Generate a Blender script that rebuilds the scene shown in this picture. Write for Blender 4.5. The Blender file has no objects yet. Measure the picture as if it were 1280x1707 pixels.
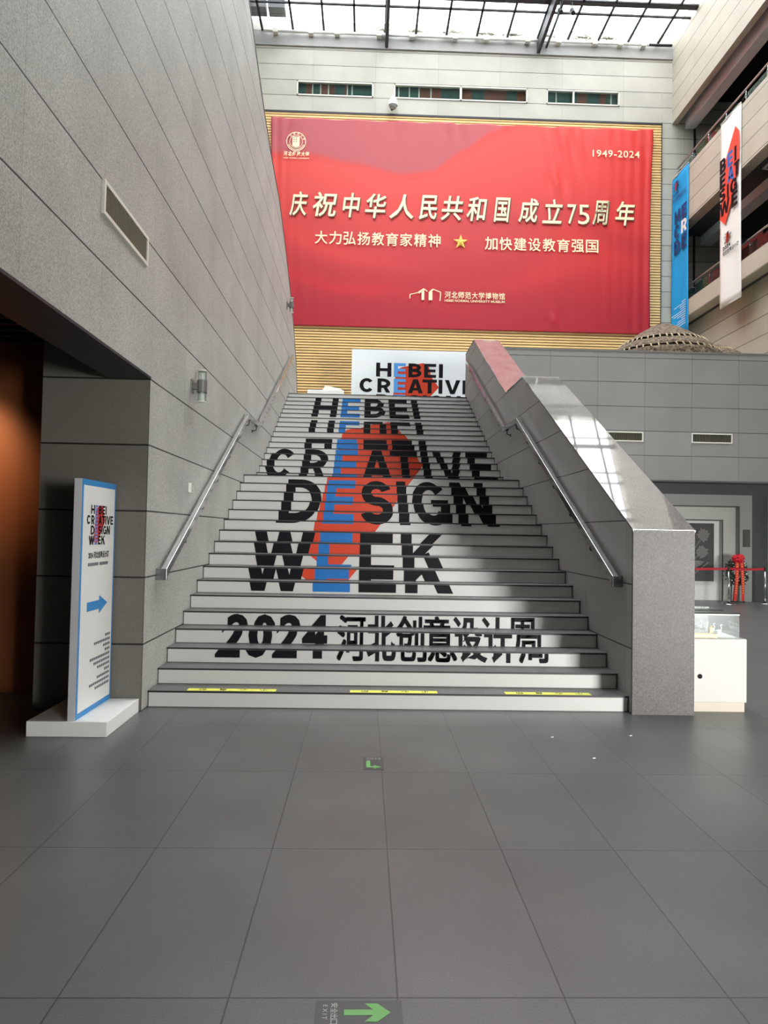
import bpy, bmesh, math, random
from mathutils import Vector, Matrix
random.seed(7)
C = bpy.context.scene.collection
SC = bpy.context.scene
PI = math.pi

# ------------------------------------------------------------------ camera, light, exposure
EYE = 1.65
yaw, pitch, roll = 0.0274, 0.0289, 0.0180
fw = Vector((math.sin(yaw)*math.cos(pitch), math.cos(yaw)*math.cos(pitch), math.sin(pitch)))
rt = Vector((math.cos(yaw), -math.sin(yaw), 0))
up = rt.cross(fw)
r2 = rt*math.cos(roll) + up*math.sin(roll)
u2 = -rt*math.sin(roll) + up*math.cos(roll)
cam = bpy.data.cameras.new('camera')
cam.sensor_fit = 'HORIZONTAL'; cam.sensor_width = 36.0
cam.lens = 1150.0/1280.0*36.0
cam.clip_end = 300
camo = bpy.data.objects.new('camera', cam); C.objects.link(camo)
camo.matrix_world = Matrix(((r2.x, u2.x, -fw.x, 0), (r2.y, u2.y, -fw.y, 0), (r2.z, u2.z, -fw.z, EYE), (0, 0, 0, 1)))
SC.camera = camo

SC.view_settings.view_transform = 'Standard'
SC.view_settings.look = 'None'
SC.view_settings.exposure = 0.0
SC.view_settings.gamma = 1.0
SC.view_settings.use_curve_mapping = False

w = bpy.data.worlds.new('overcast_sky'); SC.world = w; w.use_nodes = True
bg = w.node_tree.nodes['Background']
bg.inputs[0].default_value = (0.97, 0.985, 1.0, 1)
bg.inputs[1].default_value = 8.6

def area_light(name, loc, target, sx, sy, power, color=(1, 1, 1), spread=PI):
    l = bpy.data.lights.new(name, 'AREA'); l.shape = 'RECTANGLE'; l.size = sx; l.size_y = sy
    l.energy = power; l.color = color; l.spread = spread
    o = bpy.data.objects.new(name, l); C.objects.link(o); o.location = loc
    o.rotation_euler = (Vector(target)-Vector(loc)).to_track_quat('-Z', 'Y').to_euler()
    return o
# daylight that comes through the glazed entrance behind and to the right of the viewer
area_light('entrance_daylight', (10.0, -8.4, 1.5), (4.2, 8.0, 0.8), 3.4, 2.6, 430, (1.0, 0.985, 0.96), math.radians(60))

# ------------------------------------------------------------------ helpers
class MB:
    def __init__(s): s.v = []; s.f = []; s.col = None
    def face(s, pts):
        n = len(s.v); s.v += [tuple(p) for p in pts]; s.f.append(tuple(range(n, n+len(pts)))); return s
    def box(s, x0, x1, y0, y1, z0, z1):
        n = len(s.v)
        s.v += [(x0, y0, z0), (x1, y0, z0), (x1, y1, z0), (x0, y1, z0), (x0, y0, z1), (x1, y0, z1), (x1, y1, z1), (x0, y1, z1)]
        s.f += [tuple(n+i for i in q) for q in ((0, 3, 2, 1), (4, 5, 6, 7), (0, 1, 5, 4), (1, 2, 6, 5), (2, 3, 7, 6), (3, 0, 4, 7))]
        return s
    def prism(s, poly, axis, a, b):
        # poly in the two remaining axes (x: (y,z), y: (x,z), z: (x,y)), extruded along axis from a to b
        def P(p, t):
            return (t, p[0], p[1]) if axis == 'x' else ((p[0], t, p[1]) if axis == 'y' else (p[0], p[1], t))
        n = len(s.v); m = len(poly)
        s.v += [P(p, a) for p in poly] + [P(p, b) for p in poly]
        s.f.append(tuple(n+i for i in range(m))); s.f.append(tuple(n+m+i for i in reversed(range(m))))
        for i in range(m):
            j = (i+1) % m
            s.f.append((n+i, n+m+i, n+m+j, n+j))
        return s
    def tube(s, a, b, r, n=12, r2=None, cap=True):
        a = Vector(a); b = Vector(b); r2 = r if r2 is None else r2
        d = (b-a).normalized(); t = Vector((0, 0, 1)) if abs(d.z) < .9 else Vector((1, 0, 0))
        u = d.cross(t).normalized(); v = d.cross(u)
        k = len(s.v)
        for c, rr in ((a, r), (b, r2)):
            for i in range(n):
                an = 2*PI*i/n; s.v.append(tuple(c+u*math.cos(an)*rr+v*math.sin(an)*rr))
        for i in range(n):
            j = (i+1) % n; s.f.append((k+i, k+j, k+n+j, k+n+i))
        if cap:
            s.f.append(tuple(k+i for i in reversed(range(n)))); s.f.append(tuple(k+n+i for i in range(n)))
        return s
    def path(s, pts, r, n=8):
        for a, b in zip(pts, pts[1:]): s.tube(a, b, r, n)
        return s
    def lathe(s, prof, c, n=32, a0=0, a1=2*PI):
        k = len(s.v); m = len(prof); full = abs(a1-a0-2*PI) < 1e-6
        cols = n if full else n+1
        for i in range(cols):
            an = a0+(a1-a0)*i/n
            for r, z in prof: s.v.append((c[0]+r*math.cos(an), c[1]+r*math.sin(an), c[2]+z))
        for i in range(n):
            j = (i+1) % cols
            for q in range(m-1):
                s.f.append((k+i*m+q, k+j*m+q, k+j*m+q+1, k+i*m+q+1))
        return s
    def sphere(s, c, r, n=12, sq=(1, 1, 1)):
        prof = [(r*math.sin(PI*i/(n//1)), -r*math.cos(PI*i/n)) for i in range(n+1)]
        k = len(s.v); s.lathe(prof, (0, 0, 0), n+4)
        for i in range(k, len(s.v)):
            x, y, z = s.v[i]; s.v[i] = (c[0]+x*sq[0], c[1]+y*sq[1], c[2]+z*sq[2])
        return s
    def polys(s, polys, fn, lift=None):
        # lift: neighbouring strokes of one print lie a hair apart so that they never coincide
        for i, p in enumerate(polys):
            if len(p) >= 3:
                pts = [Vector(fn(*q)) for q in p]
                if lift is not None: pts = [q+Vector(lift)*(i % 7)*.00025 for q in pts]
                s.face(pts)
        return s
    def build(s, name, mat, parent=None, origin=None, smooth=False, bevel=0, weld=False):
        o3 = Vector(parent.matrix_basis.translation) if parent is not None and parent.parent is None else Vector((0, 0, 0))
        if parent is not None and parent.parent is not None:
            q = parent
            while q is not None: o3 = o3 + Vector(q.location) if q is not parent else Vector(q.location); q = q.parent
        loc = Vector(origin) if origin is not None else (Vector((0, 0, 0)))
        me = bpy.data.meshes.new(name)
        base = o3 if parent is not None else loc
        me.from_pydata([tuple(Vector(v)-base) for v in s.v], [], s.f)
        bm = bmesh.new(); bm.from_mesh(me)
        if weld: bmesh.ops.remove_doubles(bm, verts=bm.verts, dist=1e-5)
        bmesh.ops.recalc_face_normals(bm, faces=bm.faces)
        bm.to_mesh(me); bm.free()
        if mat is not None: me.materials.append(mat)
        if smooth:
            for p in me.polygons: p.use_smooth = True
        o = bpy.data.objects.new(name, me); C.objects.link(o)
        if parent is not None: o.parent = parent
        else: o.location = loc
        if bevel:
            b = o.modifiers.new('bevel', 'BEVEL'); b.width = bevel; b.segments = 2; b.limit_method = 'ANGLE'
        return o

def tag(o, label, cat, group=None):
    o['label'] = label; o['category'] = cat
    if group: o['group'] = group
    return o
def thing(name, label, cat, loc, group=None):
    o = bpy.data.objects.new(name, None); C.objects.link(o); o.location = loc; o.empty_display_size = .2
    return tag(o, label, cat, group)
def struct(name, mb, mat, parent=None, **k):
    o = mb.build(name, mat, parent, **k)
    if parent is None: o['kind'] = 'structure'
    return o
def copy_tree(o, parent=None):
    c = o.copy(); C.objects.link(c); c.parent = parent
    for ch in [x for x in bpy.data.objects if x.parent == o]: copy_tree(ch, c)
    return c

# ------------------------------------------------------------------ materials
def srgb(r, g, b):
    f = lambda c: (c/255/12.92) if c/255 <= .04045 else ((c/255+.055)/1.055)**2.4
    return (f(r), f(g), f(b), 1)
def N(nt, t, **k):
    n = nt.nodes.new(t)
    for a, v in k.items(): setattr(n, a, v)
    return n
def new_mat(name):
    m = bpy.data.materials.new(name); m.use_nodes = True
    return m, m.node_tree, m.node_tree.nodes['Principled BSDF']
def plain(name, col, rough=.5, metal=0.0, noise=0.06, scale=6.0, spec=.5, bump=0.0, trans=0.0, emit=None):
    m, nt, b = new_mat(name)
    geo = N(nt, 'ShaderNodeTexCoord')
    nz = N(nt, 'ShaderNodeTexNoise'); nz.inputs['Scale'].default_value = scale; nz.inputs['Detail'].default_value = 4
    nt.links.new(geo.outputs['Object'], nz.inputs['Vector'])
    mr = N(nt, 'ShaderNodeMapRange'); mr.inputs[3].default_value = 1-noise; mr.inputs[4].default_value = 1+noise
    nt.links.new(nz.outputs['Fac'], mr.inputs[0])
    mx = N(nt, 'ShaderNodeMix', data_type='RGBA', blend_type='MULTIPLY'); mx.inputs[0].default_value = 1
    mx.inputs[6].default_value = col; nt.links.new(mr.outputs[0], mx.inputs[7])
    nt.links.new(mx.outputs[2], b.inputs['Base Color'])
    b.inputs['Roughness'].default_value = rough; b.inputs['Metallic'].default_value = metal
    b.inputs['Specular IOR Level'].default_value = spec
    if trans: b.inputs['Transmission Weight'].default_value = trans
    if bump:
        bp = N(nt, 'ShaderNodeBump'); bp.inputs['Strength'].default_value = bump; bp.inputs['Distance'].default_value = .01
        nt.links.new(nz.outputs['Fac'], bp.inputs['Height']); nt.links.new(bp.outputs[0], b.inputs['Normal'])
    if emit:
        b.inputs['Emission Color'].default_value = emit[0]; b.inputs['Emission Strength'].default_value = emit[1]
    return m
def thin_glass(name, tint, refl=.03, fres=.35):
    m = bpy.data.materials.new(name); m.use_nodes = True; nt = m.node_tree; nt.nodes.clear()
    out = N(nt, 'ShaderNodeOutputMaterial'); tr = N(nt, 'ShaderNodeBsdfTransparent'); gl = N(nt, 'ShaderNodeBsdfGlossy')
    tr.inputs[0].default_value = tint; gl.inputs[1].default_value = .02
    lw = N(nt, 'ShaderNodeLayerWeight'); lw.inputs[0].default_value = .25
    ml = N(nt, 'ShaderNodeMath', operation='MULTIPLY_ADD'); ml.inputs[1].default_value = fres; ml.inputs[2].default_value = refl
    nt.links.new(lw.outputs['Fresnel'], ml.inputs[0])
    mx = N(nt, 'ShaderNodeMixShader'); nt.links.new(ml.outputs[0], mx.inputs[0])
    nt.links.new(tr.outputs[0], mx.inputs[1]); nt.links.new(gl.outputs[0], mx.inputs[2]); nt.links.new(mx.outputs[0], out.inputs[0])
    return m
def joint(nt, coord, period, off, width):
    # 1 on the joint lines at off + n*period
    ad = N(nt, 'ShaderNodeMath', operation='SUBTRACT'); nt.links.new(coord, ad.inputs[0]); ad.inputs[1].default_value = off
    pp = N(nt, 'ShaderNodeMath', operation='PINGPONG'); nt.links.new(ad.outputs[0], pp.inputs[0]); pp.inputs[1].default_value = period/2
    lt = N(nt, 'ShaderNodeMapRange'); lt.inputs[1].default_value = width*.7; lt.inputs[2].default_value = width*1.15
    lt.inputs[3].default_value = 1; lt.inputs[4].default_value = 0
    nt.links.new(pp.outputs[0], lt.inputs[0])
    return lt.outputs[0]
def cell(nt, coord, period, off):
    ad = N(nt, 'ShaderNodeMath', operation='SUBTRACT'); nt.links.new(coord, ad.inputs[0]); ad.inputs[1].default_value = off
    dv = N(nt, 'ShaderNodeMath', operation='DIVIDE'); nt.links.new(ad.outputs[0], dv.inputs[0]); dv.inputs[1].default_value = period
    fl = N(nt, 'ShaderNodeMath', operation='FLOOR'); nt.links.new(dv.outputs[0], fl.inputs[0])
    return fl.outputs[0]
def stone(name, col, h_axis, hp, hoff, hw, v_axis, vp, voff, vw, rough=.55, speck=.25, sscale=160, vari=.05, vstr=.45, hstr=.92, cloud=.08, spec=.4):
    """panelled stone: h joints at period hp along h_axis, v joints at vp along v_axis"""
    m, nt, b = new_mat(name)
    g = N(nt, 'ShaderNodeNewGeometry'); sp = N(nt, 'ShaderNodeSeparateXYZ'); nt.links.new(g.outputs['Position'], sp.inputs[0])
    ax = {'x': 0, 'y': 1, 'z': 2}
    hc, vc = sp.outputs[ax[h_axis]], sp.outputs[ax[v_axis]]
    wn = N(nt, 'ShaderNodeTexWhiteNoise', noise_dimensions='2D'); cb = N(nt, 'ShaderNodeCombineXYZ')
    nt.links.new(cell(nt, hc, hp, hoff), cb.inputs[0]); nt.links.new(cell(nt, vc, vp, voff), cb.inputs[1]); nt.links.new(cb.outputs[0], wn.inputs['Vector'])
    n1 = N(nt, 'ShaderNodeTexNoise'); n1.inputs['Scale'].default_value = sscale; n1.inputs['Detail'].default_value = 3; n1.inputs['Roughness'].default_value = .7
    n2 = N(nt, 'ShaderNodeTexNoise'); n2.inputs['Scale'].default_value = 1.1; n2.inputs['Detail'].default_value = 5
    for n in (n1, n2): nt.links.new(g.outputs['Position'], n.inputs['Vector'])
    def rng(src, amp, lo=0.0, hi=1.0):
        mr = N(nt, 'ShaderNodeMapRange'); nt.links.new(src, mr.inputs[0]); mr.inputs[1].default_value = lo; mr.inputs[2].default_value = hi
        mr.inputs[3].default_value = 1-amp; mr.inputs[4].default_value = 1+amp; return mr.outputs[0]
    def mul(a, bb):
        q = N(nt, 'ShaderNodeMath', operation='MULTIPLY'); nt.links.new(a, q.inputs[0]); nt.links.new(bb, q.inputs[1]); return q.outputs[0]
    f = mul(mul(rng(wn.outputs['Value'], vari), rng(n1.outputs['Fac'], speck, .3, .7)), rng(n2.outputs['Fac'], cloud, .25, .75))
    jh = joint(nt, hc, hp, hoff, hw); jv = joint(nt, vc, vp, voff, vw)
    def inv(j, s):
        q = N(nt, 'ShaderNodeMath', operation='MULTIPLY_ADD'); nt.links.new(j, q.inputs[0]); q.inputs[1].default_value = -s; q.inputs[2].default_value = 1; return q.outputs[0]
    f = mul(f, mul(inv(jh, hstr), inv(jv, vstr)))
    mx = N(nt, 'ShaderNodeMix', data_type='RGBA', blend_type='MULTIPLY'); mx.inputs[0].default_value = 1
    mx.inputs[6].default_value = col; nt.links.new(f, mx.inputs[7]); nt.links.new(mx.outputs[2], b.inputs['Base Color'])
    b.inputs['Roughness'].default_value = rough; b.inputs['Specular IOR Level'].default_value = spec
    hgt = N(nt, 'ShaderNodeMath', operation='MAXIMUM'); nt.links.new(jh, hgt.inputs[0]); nt.links.new(jv, hgt.inputs[1])
    bp = N(nt, 'ShaderNodeBump', invert=True); bp.inputs['Strength'].default_value = .5; bp.inputs['Distance'].default_value = .01
    nt.links.new(hgt.outputs[0], bp.inputs['Height']); nt.links.new(bp.outputs[0], b.inputs['Normal'])
    return m

GR = srgb(150, 147, 144)
M_left = stone('left_wall_stone', srgb(170, 170, 163), 'z', .6, 0, .0075, 'y', 1.2, .3, .003, cloud=.14, vstr=.25, speck=.45, sscale=95, vari=.035)
M_front = stone('front_wall_stone', srgb(140, 139, 137), 'z', .615, .0, .007, 'x', 1.2, .99, .005, vari=.04)
M_return = stone('return_wall_stone', srgb(110, 106, 98), 'z', .6, 0, .008, 'x', 1.2, -1.98, .004)
M_cheek = stone('stair_wall_stone', srgb(150, 149, 147), 'z', .6, 0, .006, 'y', 1.2, .55, .003)
M_back = stone('back_wall_stone', srgb(184, 182, 170), 'z', .6, .28, .010, 'x', 2.4, .1, .004, speck=.08, sscale=60)
M_gal = stone('gallery_stone', srgb(184, 178, 162), 'z', .6, .12, .010, 'y', 2.4, .2, .003, speck=.08, sscale=60)
M_floor = stone('floor_tile', srgb(89, 91, 89), 'x', .5959, -1.0445, .003, 'y', 1.146, 3.637, .003, rough=.36, speck=.2, sscale=120, vari=.05, vstr=.6, hstr=.45, cloud=.2, spec=.5)
M_upfloor = plain('upper_floor_stone', srgb(130, 128, 125), .5)
def granite(name, col, rough, sscale=90, amp=.5, spec=.5):
    m, nt, b = new_mat(name)
    g = N(nt, 'ShaderNodeNewGeometry')
    n1 = N(nt, 'ShaderNodeTexNoise'); n1.inputs['Scale'].default_value = sscale; n1.inputs['Detail'].default_value = 4; n1.inputs['Roughness'].default_value = .75
    n2 = N(nt, 'ShaderNodeTexNoise'); n2.inputs['Scale'].default_value = 2.5; n2.inputs['Detail'].default_value = 3
    for n in (n1, n2): nt.links.new(g.outputs['Position'], n.inputs['Vector'])
    mr = N(nt, 'ShaderNodeMapRange'); mr.inputs[1].default_value = .38; mr.inputs[2].default_value = .62; mr.inputs[3].default_value = 1-amp; mr.inputs[4].default_value = 1+amp
    nt.links.new(n1.outputs['Fac'], mr.inputs[0])
    m2 = N(nt, 'ShaderNodeMapRange'); m2.inputs[1].default_value = .3; m2.inputs[2].default_value = .7; m2.inputs[3].default_value = .9; m2.inputs[4].default_value = 1.1
    nt.links.new(n2.outputs['Fac'], m2.inputs[0])
    q = N(nt, 'ShaderNodeMath', operation='MULTIPLY'); nt.links.new(mr.outputs[0], q.inputs[0]); nt.links.new(m2.outputs[0], q.inputs[1])
    mx = N(nt, 'ShaderNodeMix', data_type='RGBA', blend_type='MULTIPLY'); mx.inputs[0].default_value = 1
    mx.inputs[6].default_value = col; nt.links.new(q.outputs[0], mx.inputs[7]); nt.links.new(mx.outputs[2], b.inputs['Base Color'])
    b.inputs['Roughness'].default_value = rough; b.inputs['Specular IOR Level'].default_value = spec
    return m
M_gran = granite('pillar_granite', srgb(78, 74, 73), .5, amp=.6)
M_cope = granite('polished_granite', srgb(122, 119, 117), .03, amp=.35, spec=1.0)
M_tread = granite('tread_granite', srgb(96, 95, 94), .5, amp=.25)
M_riserpan = plain('white_vinyl', srgb(200, 200, 197), .45, noise=.02)
M_nose = plain('black_nosing', srgb(40, 40, 42), .5)
M_ink = plain('black_ink', srgb(10, 9, 16), .6, noise=.02, spec=.2)
M_blue = plain('blue_ink', srgb(3, 106, 182), .5, noise=.02)
M_redink = plain('red_ink', srgb(204, 58, 18), .5, noise=.02)
M_white = plain('white_paint', srgb(236, 236, 232), .5, noise=.02)
M_wframe = plain('white_frame', srgb(225, 222, 210), .5, noise=.02)
M_steel = plain('brushed_steel', srgb(205, 205, 206), .16, 1.0, noise=.03)
M_endp = plain('dark_steel', srgb(140, 142, 146), .25, .9)
M_dark = plain('dark_metal', srgb(52, 54, 58), .5, .3)
M_black = plain('black_cavity', srgb(14, 14, 14), .9)
M_dgrey = plain('dark_grey_paint', srgb(70, 74, 74), .6)
M_glass = thin_glass('clear_glass', (.93, .96, .95, 1))
M_gglass = thin_glass('green_glass', (.62, .74, .70, 1), .05)
M_sky = thin_glass('skylight_glass', (.97, .98, .99, 1), .03)
M_yellow = plain('yellow_tape', srgb(240, 238, 90), .5, noise=.03)
M_slat = plain('pale_wood_slat', srgb(240, 206, 142), .5, noise=.1, scale=3)
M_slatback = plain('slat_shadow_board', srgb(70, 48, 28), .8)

# ------------------------------------------------------------------ lettering
def clip_poly(p, lo, hi):
    for sgn, lim in ((1, lo), (-1, -hi)):
        out = []
        for i in range(len(p)):
            a, b = p[i], p[(i+1) % len(p)]
            da, db = sgn*a[1]-lim, sgn*b[1]-lim
            if da >= 0: out.append(a)
            if (da >= 0) != (db >= 0):
                t = da/(da-db); out.append((a[0]+(b[0]-a[0])*t, a[1]+(b[1]-a[1])*t))
        p = out
        if len(p) < 3: return []
    return p
def rect(a, b, c, d): return [(a, c), (b, c), (b, d), (a, d)]
def arc(cx, cz, rx, rz, sx, sz, a0, a1, n=18):
    out = []
    for i in range(n):
        t0 = math.radians(a0+(a1-a0)*i/n); t1 = math.radians(a0+(a1-a0)*(i+1)/n)
        out.append([(cx+rx*math.cos(t0), cz+rz*math.sin(t0)), (cx+rx*math.cos(t1), cz+rz*math.sin(t1)),
                    (cx+(rx-sx)*math.cos(t1), cz+(rz-sz)*math.sin(t1)), (cx+(rx-sx)*math.cos(t0), cz+(rz-sz)*math.sin(t0))])
    return out
def letter(ch, x0, x1, z0, z1, s, sb):
    h = z1-z0; wd = x1-x0; zc = (z0+z1)/2
    if ch == 'I': return [rect(x0, x1, z0, z1)]
    if ch == 'H': return [rect(x0, x0+s, z0, z1), rect(x1-s, x1, z0, z1), rect(x0+s, x1-s, zc-sb/2, zc+sb/2)]
    if ch == 'E': return [rect(x0, x0+s, z0, z1), rect(x0+s, x1, z1-sb, z1), rect(x0+s, x1-wd*.05, zc-sb*.45, zc+sb*.45), rect(x0+s, x1, z0, z0+sb)]
    if ch == 'T': return [rect(x0, x1, z1-sb, z1), rect((x0+x1)/2-s/2, (x0+x1)/2+s/2, z0, z1-sb)]
    if ch in 'BRP':
        o = [rect(x0, x0+s, z0, z1)]
        zm = zc if ch == 'B' else z0+h*.42
        def bowl(a, b, xr):
            r = (b-a)/2; rx = min(wd-s, r*.95 if r*.95 < wd*.6 else wd*.6)
            cx = xr-rx
            return [rect(x0+s, cx, b-sb, b), rect(x0+s, cx, a, a+sb)] + arc(cx, (a+b)/2, rx, r, s, sb, -90, 90, 12)
        if ch == 'B':
            o += bowl(zc-sb*.45, z1, x1-wd*.05) + bowl(z0, zc+sb*.45, x1)
        else:
            o += bowl(zm-sb*.5, z1, x1)
            if ch == 'R': o += [[(x0+wd*.42, zm), (x1-s*1.05, z0), (x1, z0), (x0+wd*.42+s*.95, zm)]]
        return o
    if ch == 'D':
        rx = wd*.62; cx = x1-rx
        return [rect(x0, x0+s, z0, z1), rect(x0+s, cx, z1-sb, z1), rect(x0+s, cx, z0, z0+sb)] + arc(cx, zc, rx, h/2, s*1.02, sb, -90, 90, 20)
    if ch == 'C': return arc((x0+x1)/2, zc, wd/2, h/2, s, sb, 38, 322, 30)
    if ch == 'G':
        return arc((x0+x1)/2, zc, wd/2, h/2, s, sb, 38, 322, 30) + [rect(x0+wd*.52, x1-wd*.01, zc-h*.10, zc+h*.06), rect(x1-s*.98, x1-wd*.01, z0+h*.04, zc)]
    if ch == 'S':
        rz = (h+sb)/4; cx = (x0+x1)/2
        a = arc(cx, z1-rz, wd/2*.96, rz, s, sb, 18, 270, 22)
        b = arc(cx, z0+rz, wd/2, rz, s, sb, 90, -162, 22)
        return a+b
    if ch == 'A':
        m = (x0+x1)/2; t = s*.62
        return [[(x0, z0), (x0+s*1.05, z0), (m+t*.55, z1), (m-t, z1)], [(x1-s*1.05, z0), (x1, z0), (m+t, z1), (m-t*.55, z1)], rect(x0+wd*.2, x1-wd*.2, z0+h*.2, z0+h*.2+sb*.85)]
    if ch == 'V':
        m = (x0+x1)/2; t = s*.55
        return [[(m-t, z0), (m+t*.6, z0), (x0+s*1.05, z1), (x0, z1)], [(m-t*.6, z0), (m+t, z0), (x1, z1), (x1-s*1.05, z1)]]
    if ch == 'N': return [rect(x0, x0+s, z0, z1), rect(x1-s, x1, z0, z1), [(x1-s*1.12, z0), (x1, z0), (x0+s*1.12, z1), (x0, z1)]]
    if ch == 'W':
        q = wd
        P = lambda a, b, c, d: [(x0+q*a, z1), (x0+q*b, z1), (x0+q*d, z0), (x0+q*c, z0)]
        return [P(0, .195, .195, .385), P(.405, .585, .205, .385), P(.405, .585, .62, .795), P(.795, 1.0, .62, .795)]
    if ch == 'K': return [rect(x0, x0+s, z0, z1), [(x0+s*.6, z0+h*.32), (x0+s*.6, z0+h*.55), (x1-s*1.25, z1), (x1-s*.05, z1)], [(x0+wd*.35, z0+h*.56), (x1-s*1.25, z0), (x1, z0), (x0+wd*.62, z0+h*.66)]]
    return []
def text_polys(body, size=1.0, offset=0.0, box=None, mirror=False, spacing=1.0, shear=0.0):
    # the offset outline of a dense glyph closes on itself: thicken it by overprinting shifted copies instead
    if body in ('周', '意', '创', '河') and offset > 0:
        u0, u1, v0, v1 = box; d = offset*.75*(u1-u0); e = offset*.75*(v1-v0); out = []
        for a in (-1, 0, 1):
            for b in (-1, 0, 1): out += text_line(body, size, 0, (u0+d+a*d, u1-d+a*d, v0+e+b*e, v1-e+b*e), mirror, spacing, shear)
        return out
    return text_line(body, size, offset, box, mirror, spacing, shear)
def text_line(body, size=1.0, offset=0.0, box=None, mirror=False, spacing=1.0, shear=0.0):
    """glyph triangles of a line of text, moved and scaled to fill box = (u0, u1, v0, v1)"""
    c = bpy.data.curves.new('lettering', 'FONT'); c.body = body; c.size = 1; c.offset = offset; c.resolution_u = 3; c.space_character = spacing; c.shear = shear
    o = bpy.data.objects.new('lettering', c); C.objects.link(o)
    dg = bpy.context.evaluated_depsgraph_get(); dg.update()
    me = bpy.data.meshes.new_from_object(o.evaluated_get(dg)); me.calc_loop_triangles()
    vs = [(v.co.x, v.co.y) for v in me.vertices]
    tris = [[vs[i] for i in t.vertices] for t in me.loop_triangles]
    bpy.data.objects.remove(o); bpy.data.curves.remove(c); bpy.data.meshes.remove(me)
    x0 = min(v[0] for v in vs); x1 = max(v[0] for v in vs); y0 = min(v[1] for v in vs); y1 = max(v[1] for v in vs)
    u0, u1, v0, v1 = box
    sy = (v1-v0)/(y1-y0); sx = (u1-u0)/(x1-x0)
    return [[(u0+(p[0]-x0)*sx, v0+(p[1]-y0)*sy) for p in t] for t in tris]

# ------------------------------------------------------------------ the setting
YB, XG, UF = 26.0, 11.61, 5.076         # back wall, gallery front plane, upper floor level
struct('floor', MB().box(-8, 16, -11, 27, -.3, 0), M_floor)
# left wall with its high curved end, and the lintel over the dark passage
curve = [(19.42, UF-.3), (19.40, 5.2), (19.33, 5.55), (19.0, 6.15), (18.3, 6.85), (17.5, 7.45), (16.6, 7.95), (15.7, 8.4), (14.7, 8.78), (13.5, 9.0), (12.5, 9.25), (11.5, 9.62), (10.6, 10.0), (9.4, 10.45), (8, 10.85), (-10, 11.0)]
MB_l = MB().prism([(-10, 3.02), (6.3, 3.02), (6.3, 0), (19.42, 0)]+curve, 'x', -2.35, -1.975)
struct('wall_left', MB_l, M_left)
mt = MB()
for a, b in zip(curve[:-1], curve[1:]):
    mt.prism([(a[0]+.012, a[1]+.012), (b[0]+.012, b[1]+.012), (b[0]-.02, b[1]-.02), (a[0]-.02, a[1]-.02)], 'x', -1.99, -1.968)
struct('trim_1', mt, M_dark)
struct('trim_2', MB().box(-2.35, -1.967, -10, 6.3, 3.0, 3.022), M_dark)  # dark strip drawn in for the shadow gap under the lintel
struct('wall_passage', MB().box(-2.94, -2.35, 6.3, 6.9, 0, 3.6).box(-2.36, -1.976, 6.298, 6.31, 0, 3.02), M_return)
# dark room beyond the passage
M_copper = plain('copper_panel', srgb(132, 78, 46), .42, .3, noise=.08, scale=1.5)
M_darkwall = plain('dark_room_wall', srgb(34, 32, 30), .8)
struct('wall_copper', MB().box(-7.5, -2.95, 6.95, 7.1, 0, 3.7), M_copper)
struct('wall_room', MB().box(-7.7, -7.5, -10, 7.1, 0, 3.7), M_darkwall)
mc = MB().box(-7.7, -2.35, -10, 7.1, 3.62, 3.75)
for i in range(52): mc.box(-7.5, -2.36, 6.8-.2*i, 6.86-.2*i, 3.45, 3.62)
struct('ceiling_passage', mc, plain('black_ceiling_slat', srgb(20, 20, 20), .7))
sl = bpy.data.lights.new('passage_spotlight', 'SPOT'); sl.energy = 300; sl.color = (1, .62, .32); sl.spot_size = math.radians(42); sl.spot_blend = 1; sl.shadow_soft_size = .12
so = bpy.data.objects.new('passage_spotlight', sl); C.objects.link(so); so.location = (-4.6, 5.3, 3.3)
so.rotation_euler = (Vector((-4.0, 6.95, 2.25))-Vector(so.location)).to_track_quat('-Z', 'Y').to_euler()

# hall enclosure out of the frame
struct('wall_outer_left', MB().box(-5.0, -4.7, -10, 27, 3.75, 21.2), M_back)
struct('wall_front', MB().box(-8, 7.9, -10.6, -10.2, 0, 21.2).box(12.1, 16, -10.6, -10.2, 0, 21.2).box(7.9, 12.1, -10.6, -10.2, 3.6, 21.2), M_back)
struct('ceiling', MB().box(-5, 16, -10.6, 4.0, 20.9, 21.2).box(12.6, 16, 4, 27, 20.9, 21.2), M_back)

# staircase opening walls and the upper floor
H, T, Y1, Y2 = .14933, .2956, 6.4758, 12.7964
def yr(k): return Y1+(k-1)*T if k <= 17 else Y2+(k-19)*T
XL, XR = -1.975, 2.5105
ytop = yr(34)
struct('floor_upper', MB().box(-4.7, XL, 19.42, 27, UF-.35, UF).box(XL, XR, ytop+.32, 27, UF-.35, UF).box(XR, 16, 17.45, 27, UF-.35, UF), M_upfloor)
# cheek wall right of the stairs
prof = [(6.4, 0), (17.55, 0), (17.55, 6.24), (16.20, 6.24), (12.38, 4.20), (11.05, 4.20), (6.4, 1.70)]
ck = struct('wall_balustrade', MB().prism(prof, 'x', XR, 3.08), M_cheek)
fr = MB().box(XR-.006, 3.086, 6.370, 6.40, 0, 1.7145)
fr.build('front_slab', M_gran, ck)
cp = MB()
top = [(6.372, 1.70), (11.05, 4.20), (12.38, 4.20), (16.20, 6.24), (17.55, 6.24)]
tops = [(6.372, 1.716), (11.045, 4.218), (12.375, 4.218), (16.195, 6.258), (17.55, 6.258)]
for i in range(4):
    cp.prism([top[i], top[i+1], tops[i+1], tops[i]], 'x', XR-.008, 3.09)
cp.build('coping', M_cope, ck)

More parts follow.
